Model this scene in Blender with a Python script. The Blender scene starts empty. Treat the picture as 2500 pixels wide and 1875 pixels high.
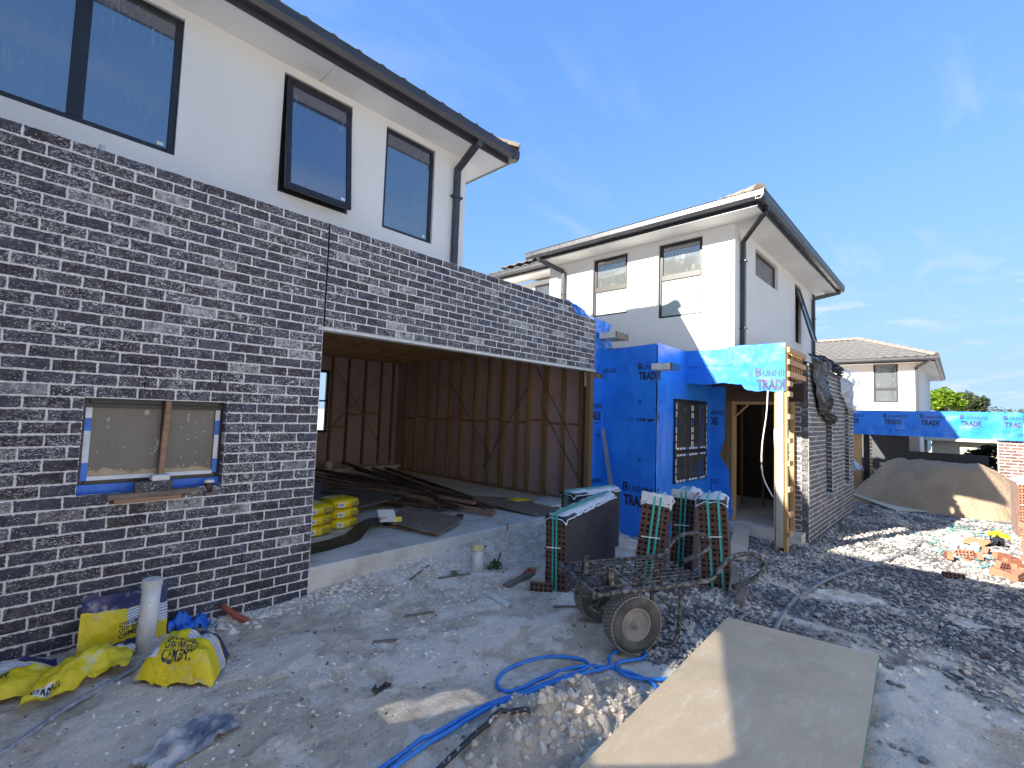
import bpy, bmesh, math, random
import numpy as np
from mathutils import Vector, Matrix, noise
random.seed(7); np.random.seed(7)
R = math.radians
scene = bpy.context.scene
col = scene.collection

# ------------------------------------------------------------------ camera
CAM = Vector((-2.0532, -4.4992, 1.7947))
yaw, pitch, roll = R(-46.5786), R(3.5406), R(1.9174)
fwd = Vector((-math.sin(yaw) * math.cos(pitch), math.cos(yaw) * math.cos(pitch), math.sin(pitch)))
right = Vector((math.cos(yaw), math.sin(yaw), 0))
up = right.cross(fwd)
r2 = math.cos(roll) * right + math.sin(roll) * up
u2 = -math.sin(roll) * right + math.cos(roll) * up
cam = bpy.data.objects.new('camera', bpy.data.cameras.new('camera'))
col.objects.link(cam)
m = Matrix((r2, u2, -fwd)).transposed().to_4x4(); m.translation = CAM
cam.matrix_world = m
cam.data.sensor_width = 36; cam.data.lens = 1156.91 / 2500 * 36
cam.data.clip_start = .05; cam.data.clip_end = 3000
scene.camera = cam

# ------------------------------------------------------------------ sky, sun, exposure
SUN = Vector((1, -.324, -.59)).normalized()
el = math.asin(-SUN.z); az_from = math.atan2(-SUN.y, -SUN.x)     # where the sun stands
world = bpy.data.worlds.new('World'); scene.world = world; world.use_nodes = True
wn, wl = world.node_tree.nodes, world.node_tree.links
for n in list(wn): wn.remove(n)
wo = wn.new('ShaderNodeOutputWorld'); bg = wn.new('ShaderNodeBackground')
sky = wn.new('ShaderNodeTexSky'); sky.sky_type = 'NISHITA'; sky.sun_disc = False
sky.sun_elevation = el; sky.sun_rotation = math.pi / 2 - az_from
sky.altitude = 0; sky.air_density = 1.15; sky.dust_density = .25; sky.ozone_density = 2.6
EXPO, SKY = 1.9, .088
bg.inputs['Strength'].default_value = SKY
K_ = SKY * 2 ** EXPO
tc = wn.new('ShaderNodeTexCoord')
def wmath(op, a, b=None, c=None):
    n = wn.new('ShaderNodeMath'); n.operation = op
    for i, x in enumerate((a, b, c)):
        if x is None: continue
        if isinstance(x, (int, float)): n.inputs[i].default_value = x
        else: wl.new(x, n.inputs[i])
    return n.outputs[0]
sepw = wn.new('ShaderNodeSeparateXYZ'); wl.new(tc.outputs['Generated'], sepw.inputs[0])
inv = wmath('DIVIDE', 1, wmath('MAXIMUM', sepw.outputs[2], .03))
cmb = wn.new('ShaderNodeCombineXYZ')          # project the view direction on a flat cloud layer
wl.new(wmath('MULTIPLY', sepw.outputs[0], inv), cmb.inputs[0]); wl.new(wmath('MULTIPLY', sepw.outputs[1], inv), cmb.inputs[1])
mp = wn.new('ShaderNodeMapping'); mp.inputs['Rotation'].default_value = (0, 0, R(35)); mp.inputs['Scale'].default_value = (.55, 1.9, 1)
wl.new(cmb.outputs[0], mp.inputs[0])
cn = wn.new('ShaderNodeTexNoise'); cn.inputs['Scale'].default_value = 1.3; cn.inputs['Detail'].default_value = 9; cn.inputs['Roughness'].default_value = .62
cn.inputs['Distortion'].default_value = .5
wl.new(mp.outputs[0], cn.inputs['Vector'])
cn2 = wn.new('ShaderNodeTexNoise'); cn2.inputs['Scale'].default_value = .45; cn2.inputs['Detail'].default_value = 3
wl.new(cmb.outputs[0], cn2.inputs['Vector'])
cr = wn.new('ShaderNodeMapRange'); cr.inputs['From Min'].default_value = .52; cr.inputs['From Max'].default_value = .80
wl.new(cn.outputs[0], cr.inputs['Value'])
cr2 = wn.new('ShaderNodeMapRange'); cr2.inputs['From Min'].default_value = .38; cr2.inputs['From Max'].default_value = .62
wl.new(cn2.outputs[0], cr2.inputs['Value'])
cf = wmath('MULTIPLY', wmath('MULTIPLY', cr.outputs[0], cr2.outputs[0]), .6)
# a thin bank of small cumulus low over the horizon
mp3 = wn.new('ShaderNodeMapping'); mp3.inputs['Scale'].default_value = (9, 9, 34); mp3.inputs['Location'].default_value = (2.1, 0.4, 0); wl.new(tc.outputs['Generated'], mp3.inputs[0])
cn3 = wn.new('ShaderNodeTexNoise'); cn3.inputs['Scale'].default_value = 1.; cn3.inputs['Detail'].default_value = 7; cn3.inputs['Roughness'].default_value = .6; wl.new(mp3.outputs[0], cn3.inputs['Vector'])
cr3 = wn.new('ShaderNodeMapRange'); cr3.inputs['From Min'].default_value = .52; cr3.inputs['From Max'].default_value = .66; wl.new(cn3.outputs[0], cr3.inputs['Value'])
bd = wmath('SUBTRACT', 1, wmath('MINIMUM', 1, wmath('MULTIPLY', wmath('ABSOLUTE', wmath('SUBTRACT', sepw.outputs[2], .19)), 22)))
bd2 = wmath('SUBTRACT', 1, wmath('MINIMUM', 1, wmath('MULTIPLY', wmath('ABSOLUTE', wmath('SUBTRACT', sepw.outputs[2], .06)), 22)))
cf = wmath('MAXIMUM', cf, wmath('MULTIPLY', wmath('MULTIPLY', cr3.outputs[0], wmath('MAXIMUM', bd, bd2)), .85))
mixw = wn.new('ShaderNodeMix'); mixw.data_type = 'RGBA'
# film-like shoulder per channel, the same for the whole dome, so the low sky keeps its blue
spc = wn.new('ShaderNodeSeparateColor'); wl.new(sky.outputs[0], spc.inputs[0]); gam = wn.new('ShaderNodeCombineColor')
for i_, (A_, k_) in enumerate(((.54, 1.55), (.80, 1.6), (1.16, 2.2))):
    wl.new(wmath('MULTIPLY', wmath('SUBTRACT', 1, wmath('POWER', math.e, wmath('MULTIPLY', spc.outputs[i_], -k_ * K_))), A_ / K_), gam.inputs[i_])
wl.new(cf, mixw.inputs[0]); wl.new(gam.outputs[0], mixw.inputs[6]); mixw.inputs[7].default_value = (.92 / K_, .97 / K_, 1.03 / K_, 1)
wl.new(mixw.outputs[2], bg.inputs[0]); wl.new(bg.outputs[0], wo.inputs[0])
sun = bpy.data.objects.new('sun', bpy.data.lights.new('sun', 'SUN')); col.objects.link(sun)
sun.data.energy = 4.6; sun.data.angle = R(.53); sun.data.color = (1, .94, .84)
sun.rotation_euler = SUN.to_track_quat('-Z', 'Y').to_euler(); sun.location = (-20, 8, 15)
scene.view_settings.view_transform = 'Standard'; scene.view_settings.look = 'None'
scene.view_settings.gamma = 1; scene.view_settings.exposure = EXPO
scene.render.engine = 'CYCLES'
scene.cycles.max_bounces = 8; scene.cycles.diffuse_bounces = 5

# ------------------------------------------------------------------ helpers: materials
MATS = {}
class NT:
    def __init__(s, name):
        s.m = bpy.data.materials.new(name); s.m.use_nodes = True; s.t = s.m.node_tree
        s.n, s.l = s.t.nodes, s.t.links
        s.b = s.n['Principled BSDF']; s.pos = None
        MATS[name] = s.m
    def geo(s):
        if s.pos is None: s.pos = s.n.new('ShaderNodeNewGeometry')
        return s.pos.outputs['Position']
    def obj(s):
        return s.n.new('ShaderNodeTexCoord').outputs['Object']
    def set(s, inp, v):
        if hasattr(v, 'links') or hasattr(v, 'is_linked'): s.l.new(v, inp)
        else: inp.default_value = v
    def noise(s, scale, detail=4, rough=.55, vec=None, dist=0, sc=None):
        n = s.n.new('ShaderNodeTexNoise'); n.inputs['Scale'].default_value = scale; n.inputs['Detail'].default_value = detail
        n.inputs['Roughness'].default_value = rough; n.inputs['Distortion'].default_value = dist
        v = vec if vec is not None else s.geo()
        if sc: v = s.mapping(v, sc)
        s.l.new(v, n.inputs['Vector']); return n.outputs[0]
    def mapping(s, v, sc=(1, 1, 1), rot=(0, 0, 0), loc=(0, 0, 0)):
        n = s.n.new('ShaderNodeMapping'); n.inputs['Scale'].default_value = sc; n.inputs['Rotation'].default_value = rot; n.inputs['Location'].default_value = loc
        s.l.new(v, n.inputs[0]); return n.outputs[0]
    def voro(s, scale, out='Distance', vec=None, feat='F1', sc=None):
        n = s.n.new('ShaderNodeTexVoronoi'); n.inputs['Scale'].default_value = scale; n.feature = feat
        v = vec if vec is not None else s.geo()
        if sc: v = s.mapping(v, sc)
        s.l.new(v, n.inputs['Vector']); return n.outputs[out]
    def ramp(s, x, lo, hi, a=0., b=1.):
        n = s.n.new('ShaderNodeMapRange'); n.inputs['From Min'].default_value = lo; n.inputs['From Max'].default_value = hi
        n.inputs['To Min'].default_value = a; n.inputs['To Max'].default_value = b
        s.l.new(x, n.inputs['Value']); return n.outputs[0]
    def math(s, op, a, b=None):
        n = s.n.new('ShaderNodeMath'); n.operation = op; s.set(n.inputs[0], a)
        if b is not None: s.set(n.inputs[1], b)
        return n.outputs[0]
    def mix(s, f, a, b):
        n = s.n.new('ShaderNodeMix'); n.data_type = 'RGBA'
        s.set(n.inputs[0], f)
        for i, x in ((6, a), (7, b)):
            if isinstance(x, (tuple, list)): n.inputs[i].default_value = (*x[:3], 1)
            else: s.l.new(x, n.inputs[i])
        return n.outputs[2]
    def sep(s, v):
        n = s.n.new('ShaderNodeSeparateXYZ'); s.l.new(v, n.inputs[0]); return n.outputs
    def attr(s, name, out='Fac'):
        n = s.n.new('ShaderNodeAttribute'); n.attribute_name = name; return n.outputs[out]
    def orand(s):
        return s.n.new('ShaderNodeObjectInfo').outputs['Random']
    def bump(s, h, strength=.3, dist=.01):
        n = s.n.new('ShaderNodeBump'); n.inputs['Strength'].default_value = strength; n.inputs['Distance'].default_value = dist
        s.l.new(h, n.inputs['Height']); s.l.new(n.outputs[0], s.b.inputs['Normal'])
    def color(s, c):
        if isinstance(c, (tuple, list)): s.b.inputs['Base Color'].default_value = (*c[:3], 1)
        else: s.l.new(c, s.b.inputs['Base Color'])
    def done(s, rough=.7, metal=0., spec=.5):
        s.set(s.b.inputs['Roughness'], rough); s.b.inputs['Metallic'].default_value = metal; s.b.inputs['Specular IOR Level'].default_value = spec
        return s.m

def simple(name, c, c2=None, scale=8, rough=.6, metal=0., bump=0., bscale=40, spec=.5, sc=None, lo=.35, hi=.65, per=0.):
    t = NT(name)
    if c2 is None: c2 = tuple(x * .8 for x in c)
    x = t.mix(t.ramp(t.noise(scale, 5, .6, sc=sc), lo, hi), c, c2)
    if per: x = t.mix(t.math('MULTIPLY', t.orand(), per), x, tuple(v * .35 for v in c))
    t.color(x)
    if bump: t.bump(t.noise(bscale, 4, sc=sc), bump, .01)
    return t.done(rough, metal, spec)

# brick: charcoal body, mortar smears, splashes and messy edges
def brick_mat(name, dark, brown, smear=1., lo_z=.2, hi_z=1.4, mort=(.80, .79, .78)):
    t = NT(name)
    rnd = t.math('FRACT', t.math('ADD', t.orand(), t.attr('rnd')))
    base = t.mix(t.ramp(rnd, .45, .8), dark, brown)
    base = t.mix(t.ramp(t.noise(22, 5, .65), .4, .75), base, tuple(x * 1.6 for x in dark))
    base = t.mix(t.ramp(rnd, 0, 1, 0, .35), base, (.012, .011, .013))
    z = t.sep(t.geo())[2]
    rn2 = t.math('FRACT', t.math('MULTIPLY', rnd, 7.31))
    zf = t.math('MULTIPLY', t.ramp(z, lo_z, hi_z, .25, 1.), t.ramp(rn2, .1, .9, .35, 1.3))
    zone = t.ramp(t.noise(3.2, 3), .30, .56)
    st = t.ramp(t.noise(36, 6, .68, sc=(1, 1, 1.9), dist=1.8), .535, .585)
    st2 = t.ramp(t.noise(14, 6, .75, dist=2.4), .585, .635)
    sm = t.math('MULTIPLY', t.math('MULTIPLY', t.math('MAXIMUM', t.math('MULTIPLY', st, zone), t.math('MULTIPLY', st2, .95)), zf), .70 * smear)
    dots = t.math('MULTIPLY', t.math('LESS_THAN', t.voro(62), .17), t.math('GREATER_THAN', t.noise(7, 2), .5))
    dots = t.math('MULTIPLY', dots, .9 * smear)
    edge = t.math('LESS_THAN', t.attr('edge'), t.ramp(t.noise(40, 4, .6), .48, .74, 0, .95))
    haze = t.math('MULTIPLY', t.ramp(t.noise(9, 4), .48, .8), .10 * smear)
    haze = t.math('MAXIMUM', haze, t.math('MULTIPLY', t.math('MULTIPLY', t.ramp(rn2, .90, .97), t.ramp(t.noise(16, 5, .7), .38, .62)), .55 * smear))
    f = t.math('MAXIMUM', t.math('MAXIMUM', sm, dots), t.math('MAXIMUM', t.math('MULTIPLY', edge, .85), haze))
    t.color(t.mix(f, base, mort))
    t.bump(t.math('ADD', t.noise(70, 5, .65), t.math('MULTIPLY', f, .5)), .5, .006)
    return t.done(.8, 0, .35)
brick_mat('brick', (.040, .042, .062), (.048, .032, .034))
brick_mat('brick_pale', (.085, .082, .085), (.10, .085, .08), .9, -.6, .2, (.62, .60, .57))
brick_mat('brick_red', (.16, .07, .05), (.11, .05, .04), .35)
t = NT('mortar'); t.color(t.mix(t.ramp(t.noise(30, 5), .35, .7), (.76, .755, .75), (.60, .595, .59))); t.bump(t.noise(120, 4), .6, .006); t.done(.9)
t = NT('render'); t.color(t.mix(t.ramp(t.noise(1.1, 4), .3, .7), (.75, .735, .70), (.70, .685, .65))); t.bump(t.noise(220, 3), .12, .003); t.done(.85, 0, .25)
t = NT('soffit'); t.color(t.mix(t.ramp(t.noise(1.5, 3), .3, .7), (.82, .81, .78), (.78, .77, .74))); t.done(.7, 0, .3)
t = NT('charcoal_metal'); t.color(t.mix(t.ramp(t.noise(6, 4), .35, .7), (.030, .030, .036), (.045, .044, .05))); t.done(t.ramp(t.noise(20, 3), .3, .7, .28, .45), 0, .6)
t = NT('window_frame'); t.color(t.mix(t.ramp(t.noise(14, 5), .55, .8), (.012, .012, .016), (.05, .05, .06))); t.done(.38, 0, .5)
t = NT('bronze_frame'); t.color(t.mix(t.ramp(t.noise(14, 5), .5, .8), (.022, .019, .017), (.04, .036, .032))); t.done(.4)

def glass(name, body, refl, smear, rough=.05, drip=1.):
    t = NT(name)
    streak = t.ramp(t.noise(5, 6, .7, sc=(3.4, 3.4, .45), dist=1.6), .52, .66)
    blot = t.ramp(t.noise(2.2, 4), .4, .7)
    f = t.math('MULTIPLY', t.math('MULTIPLY', streak, blot), drip)
    film = t.math('MULTIPLY', t.ramp(t.noise(1.6, 3), .3, .8), .12)
    t.color(t.mix(t.math('MAXIMUM', f, film), body, smear)); t.done(.5, 0, .2)
    g = t.n.new('ShaderNodeBsdfGlossy'); g.inputs['Color'].default_value = (.9, .93, 1, 1); g.inputs['Roughness'].default_value = rough
    mx = t.n.new('ShaderNodeMixShader'); t.l.new(t.math('MULTIPLY', t.math('SUBTRACT', 1., t.math('MULTIPLY', f, .6)), refl), mx.inputs[0])
    t.l.new(t.b.outputs[0], mx.inputs[1]); t.l.new(g.outputs[0], mx.inputs[2])
    t.l.new(mx.outputs[0], t.n['Material Output'].inputs[0]); return t.m
glass('glass_film', (.012, .02, .04), .27, (.20, .27, .36), .06)
glass('glass_dark', (.02, .022, .02), .16, (.30, .32, .32), .05, .8)
glass('glass_clear', (.07, .08, .08), .26, (.36, .37, .37), .05, 1.)
glass('glass_frost', (.30, .37, .35), .05, (.7, .74, .72), .25, .3)
t = NT('pane_board')      # splashed film over the kitchen window
b = t.mix(t.ramp(t.noise(4, 3, sc=(1, 1, .4)), .3, .7), (.105, .095, .085), (.15, .138, .125))
z = t.sep(t.geo())[2]
b = t.mix(t.ramp(t.math('ADD', z, t.math('MULTIPLY', t.noise(9, 3), .16)), 1.352, 1.335), b, (.40, .32, .20))
b = t.mix(t.math('MULTIPLY', t.ramp(t.noise(11, 5, .7, sc=(1, 1, .5)), .62, .68), .75), b, (.45, .46, .45))
b = t.mix(t.math('MULTIPLY', t.math('LESS_THAN', t.voro(26), .1), t.math('GREATER_THAN', t.noise(5, 2), .5)), b, (.75, .74, .72))
t.color(b); t.done(.35, 0, .5)
t = NT('wrap')            # blue house wrap film
c = t.mix(t.ramp(t.noise(2.2, 4), .3, .75), (.012, .17, .72), (.025, .24, .84))
t.color(c); t.bump(t.noise(3., 3, .5, sc=(1, 1, .5), dist=1.), .55, .04)
t.b.inputs['Transmission Weight'].default_value = 0; t.done(.34, 0, .55)
simple('wrap_ink', (.012, .014, .06), (.03, .04, .12), 9, .5)
simple('ink_black', (.02, .02, .035), (.05, .05, .07), 20, .5)
simple('tape_blue', (.01, .11, .52), (.02, .2, .75), 6, .4)
simple('tape_white', (.75, .78, .84), (.6, .64, .72), 10, .5)
simple('pine', (.56, .34, .15), (.44, .25, .10), 5, .7, bump=.15, bscale=30, sc=(1, 1, .12), per=.25)
simple('pine_h', (.58, .36, .17), (.43, .25, .11), 5, .7, bump=.15, bscale=30, sc=(.15, .15, 2), per=.2)
simple('stud', (.30, .175, .08), (.20, .115, .055), 6, .75, bump=.15, sc=(1, 1, .1), per=.45)
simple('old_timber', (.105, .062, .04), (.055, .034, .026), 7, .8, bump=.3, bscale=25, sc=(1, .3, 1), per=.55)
simple('grey_timber', (.23, .19, .16), (.14, .115, .10), 12, .85, bump=.4, bscale=50, sc=(.3, 1, 2))
simple('red_timber', (.36, .21, .13), (.25, .14, .085), 12, .8, bump=.3, sc=(.3, 1, 2))
t = NT('particle_board')
c = t.mix(t.ramp(t.noise(2.5, 5), .3, .7), (.63, .49, .315), (.54, .42, .27))
c = t.mix(t.math('MULTIPLY', t.ramp(t.noise(260, 2), .5, .75), .5), c, (.36, .29, .20))
c = t.mix(t.math('MULTIPLY', t.ramp(t.noise(5, 7, .75, sc=(1, 3, 1)), .52, .70), .5), c, (.72, .66, .56))
c = t.mix(t.math('MULTIPLY', t.ramp(t.noise(1.7, 6, .7), .5, .7), .45), c, (.36, .28, .18))
c = t.mix(t.math('LESS_THAN', t.voro(9), .018), c, (.8, .8, .78))
t.color(c); t.bump(t.noise(180, 3), .12, .004); t.done(t.ramp(t.noise(5, 4), .3, .7, .42, .62), 0, .4)
simple('board_edge', (.05, .22, .20), (.10, .16, .12), 20, .7)
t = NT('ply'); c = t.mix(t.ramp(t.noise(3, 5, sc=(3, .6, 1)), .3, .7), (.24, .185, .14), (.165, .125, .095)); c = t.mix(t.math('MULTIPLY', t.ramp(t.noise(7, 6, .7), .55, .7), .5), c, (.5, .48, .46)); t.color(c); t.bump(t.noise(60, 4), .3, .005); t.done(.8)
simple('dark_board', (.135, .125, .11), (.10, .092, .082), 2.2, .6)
t = NT('slab'); c = t.mix(t.ramp(t.noise(1.6, 5), .3, .7), (.68, .65, .59), (.55, .525, .475)); c = t.mix(t.math('MULTIPLY', t.ramp(t.noise(18, 6, .7), .58, .7), .6), c, (.66, .67, .68)); c = t.mix(t.math('MULTIPLY', t.ramp(t.noise(3.2, 7, .75), .50, .68), .8), c, (.40, .365, .31)); t.color(c); t.bump(t.noise(50, 5), .3, .008); t.done(.85)
simple('plaster', (.62, .66, .62), (.52, .56, .52), 4, .8)
simple('membrane', (.016, .016, .02), (.035, .035, .04), 5, .5, bump=.6, bscale=9)
t = NT('insulation'); c = t.mix(t.ramp(t.noise(1.5, 4), .3, .7), (.42, .32, .31), (.34, .235, .235)); c = t.mix(t.math('MULTIPLY', t.ramp(t.noise(2.2, 5, .7, sc=(2, 2, .5)), .58, .72), .6), c, (.38, .18, .22)); t.color(c); t.bump(t.noise(5, 4), .5, .03); t.done(.85)
simple('bag_yellow', (.80, .64, .012), (.66, .52, .01), 9, .38, bump=.7, bscale=14)
t = NT('bag_print')       # printed empty bag: yellow, navy and white panels by UV
uv = t.sep(t.n.new('ShaderNodeTexCoord').outputs['UV']); U_, V_ = uv[0], uv[1]
wob = t.math('MULTIPLY', t.noise(9, 3), .12)
c = t.mix(t.ramp(t.noise(8, 4), .3, .7), (.82, .66, .012), (.68, .53, .01))
c = t.mix(t.math('GREATER_THAN', t.math('ADD', V_, wob), .80), c, (.03, .03, .12))
lab = t.math('MULTIPLY', t.math('GREATER_THAN', U_, .50), t.math('MULTIPLY', t.math('GREATER_THAN', V_, .48), t.math('LESS_THAN', V_, .72)))
c = t.mix(lab, c, (.66, .69, .74))
c = t.mix(t.math('MULTIPLY', lab, t.math('LESS_THAN', t.math('FRACT', t.math('MULTIPLY', V_, 26)), .25)), c, (.12, .12, .2))
bc = t.math('MULTIPLY', t.math('MULTIPLY', t.math('GREATER_THAN', U_, .08), t.math('LESS_THAN', U_, .24)), t.math('MULTIPLY', t.math('GREATER_THAN', V_, .1), t.math('LESS_THAN', V_, .22)))
c = t.mix(bc, c, (.75, .75, .75))
c = t.mix(t.math('MULTIPLY', t.ramp(t.noise(7, 6, .7), .56, .68), .55), c, (.62, .62, .60))
t.color(c); t.bump(t.noise(16, 5, dist=1), .7, .02); t.done(.4)
simple('label_white', (.78, .78, .76), (.7, .7, .68), 20, .5)
t = NT('pvc'); c = t.mix(t.ramp(t.noise(6, 5, sc=(1, 1, .5)), .4, .7), (.62, .63, .63), (.48, .48, .47)); c = t.mix(t.ramp(t.noise(26, 5), .58, .68), c, (.78, .78, .78)); t.color(c); t.bump(t.noise(40, 5), .4, .005); t.done(.55)
simple('pvc_cap', (.60, .47, .20), (.66, .60, .44), 14, .6)
simple('terracotta_pipe', (.42, .10, .05), (.30, .08, .05), 12, .55)
t = NT('pack_side'); c = t.mix(t.ramp(t.noise(7, 4), .3, .7), (.050, .048, .056), (.068, .066, .074)); c = t.mix(t.math('MULTIPLY', t.orand(), .45), c, (.032, .031, .038)); t.color(c); t.bump(t.noise(90, 4), .3, .004); t.done(.75)
t = NT('brick_core'); c = t.mix(t.ramp(t.noise(9, 4), .3, .7), (.19, .082, .052), (.12, .058, .042)); c = t.mix(t.math('MULTIPLY', t.orand(), .5), c, (.07, .045, .04)); t.color(c); t.bump(t.noise(120, 4), .3, .004); t.done(.85)
t = NT('brick_orange'); c = t.mix(t.ramp(t.noise(9, 4), .3, .7), (.40, .15, .08), (.27, .105, .07)); t.color(c); t.bump(t.noise(90, 4), .3, .004); t.done(.85)
t = NT('brick_pink'); c = t.mix(t.ramp(t.noise(9, 4), .3, .7), (.34, .22, .18), (.27, .17, .14)); t.color(c); t.bump(t.noise(90, 4), .3, .004); t.done(.85)
simple('core_hole', (.010, .006, .005), rough=.95)
simple('strap_teal', (.045, .46, .38), (.03, .36, .30), 20, .4)
t = NT('film_white'); t.color(t.mix(t.ramp(t.noise(30, 4), .3, .7), (.78, .80, .82), (.62, .65, .70))); t.bump(t.noise(40, 5, dist=1), .8, .01); t.b.inputs['Transmission Weight'].default_value = .12; t.done(.35)
t = NT('film_clear'); t.color(t.mix(t.ramp(t.noise(6, 4), .3, .7), (.74, .77, .82), (.64, .68, .76))); t.bump(t.noise(9, 5, dist=1), 1., .05); t.b.inputs['Alpha'].default_value = .62; t.done(.3)
t = NT('film_black'); t.color((.014, .015, .02)); t.bump(t.noise(14, 5, dist=1), .8, .03); t.done(.26, 0, .6)
t = NT('barrow_steel'); c = t.mix(t.ramp(t.noise(24, 6, .7), .45, .6), (.022, .021, .022), (.22, .21, .20)); c = t.mix(t.math('MULTIPLY', t.ramp(t.noise(9, 5, .7), .62, .72), .6), c, (.12, .065, .04)); t.color(c); t.bump(t.noise(140, 4), .2, .002); t.done(t.ramp(t.noise(12, 4), .3, .7, .4, .7), .35)
t = NT('tyre'); c = t.mix(t.ramp(t.noise(9, 5), .35, .7), (.05, .048, .046), (.12, .112, .105)); t.color(c); t.bump(t.noise(60, 4), .3, .004); t.done(.9)
t = NT('rim'); c = t.mix(t.ramp(t.noise(8, 5), .35, .7), (.27, .245, .22), (.19, .17, .15)); t.color(c); t.bump(t.noise(40, 4), .3, .004); t.done(.75)
simple('rubber_grip', (.02, .02, .022), (.05, .05, .052), 14, .6, bump=.4)
simple('hose_blue', (.012, .16, .62), (.04, .25, .68), 14, .38)
simple('hose_grey', (.27, .26, .27), (.15, .15, .17), 9, .6, lo=.4, hi=.6)
simple('hose_pale', (.40, .40, .42), (.16, .18, .24), 22, .7)
simple('scrap_dusty', (.13, .155, .21), (.50, .49, .48), 5, .7, lo=.42, hi=.58)
simple('hose_black', (.02, .022, .03), (.5, .5, .5), 30, .45, lo=.56, hi=.64)
t = NT('sand'); c = t.mix(t.ramp(t.noise(2, 5), .3, .7), (.50, .36, .24), (.40, .285, .185)); t.color(c); t.bump(t.noise(5, 9, .75), 1., .14); t.done(.95, 0, .2)
t = NT('heap'); c = t.mix(t.ramp(t.noise(9, 5), .3, .7), (.68, .57, .45), (.55, .46, .365)); t.color(c); t.bump(t.noise(40, 7, .7), .9, .03); t.done(.95, 0, .2)
t = NT('tile'); c = t.mix(t.ramp(t.noise(5, 5), .3, .7), (.125, .118, .115), (.095, .09, .088)); t.color(c); t.done(.75)
simple('galv', (.46, .50, .55), (.36, .40, .46), 9, .4, .5)
simple('alu_white', (.66, .66, .64), (.52, .52, .5), 9, .5)
simple('cement_sheet', (.50, .45, .345), (.44, .40, .31), 4, .6)
simple('cable_white', (.8, .8, .8), rough=.5)
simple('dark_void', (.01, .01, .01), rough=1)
simple('red_plastic', (.55, .06, .03), (.4, .05, .03), 9, .4)
simple('cup_paper', (.03, .025, .025), (.12, .04, .02), 22, .5)
simple('ridge_tile', (.26, .20, .16), (.20, .16, .135), 7, .75)
simple('bark', (.10, .075, .055), rough=.9)
simple('fence_grey', (.055, .058, .062), (.04, .042, .046), 6, .6)
def leafm(name, a, b):
    t = NT(name); rnd = t.attr('rnd'); t.color(t.mix(rnd, a, b)); t.b.inputs['Subsurface Weight'].default_value = 0
    t.b.inputs['Transmission Weight'].default_value = 0
    tr = t.n.new('ShaderNodeBsdfTranslucent'); t.l.new(t.mix(rnd, a, b), tr.inputs[0])
    t.done(.6); mx = t.n.new('ShaderNodeMixShader'); mx.inputs[0].default_value = .35
    t.l.new(t.b.outputs[0], mx.inputs[1]); t.l.new(tr.outputs[0], mx.inputs[2]); t.l.new(mx.outputs[0], t.n['Material Output'].inputs[0])
leafm('leaf_lime', (.13, .24, .012), (.24, .34, .02)); leafm('leaf_dark', (.05, .075, .03), (.10, .12, .05)); leafm('leaf_black', (.012, .018, .012), (.03, .036, .025)); leafm('weed', (.05, .11, .03), (.09, .16, .05))
def stonem(name, a, b, dust, df=.5):
    t = NT(name); rnd = t.attr('rnd'); c = t.mix(rnd, a, b)
    nz = t.sep(t.pos.outputs['Normal'] if t.pos else (t.geo(), t.pos.outputs['Normal'])[1])[2]
    d = t.math('MULTIPLY', t.ramp(t.math('ADD', t.noise(1.3, 4), t.math('MULTIPLY', nz, .12)), .52, .68), df)
    t.color(t.mix(d, c, dust)); t.bump(t.noise(60, 4), .4, .005); t.done(.8, 0, .4)
stonem('gravel', (.06, .062, .07), (.36, .335, .31), (.74, .64, .53), .65)
stonem('rubble', (.52, .45, .37), (.86, .80, .71), (.82, .77, .69), .6)
stonem('clod', (.50, .42, .335), (.68, .58, .46), (.66, .57, .47), .5)
stonem('chip_dark', (.06, .05, .05), (.20, .16, .14), (.4, .38, .35), .3)
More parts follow.
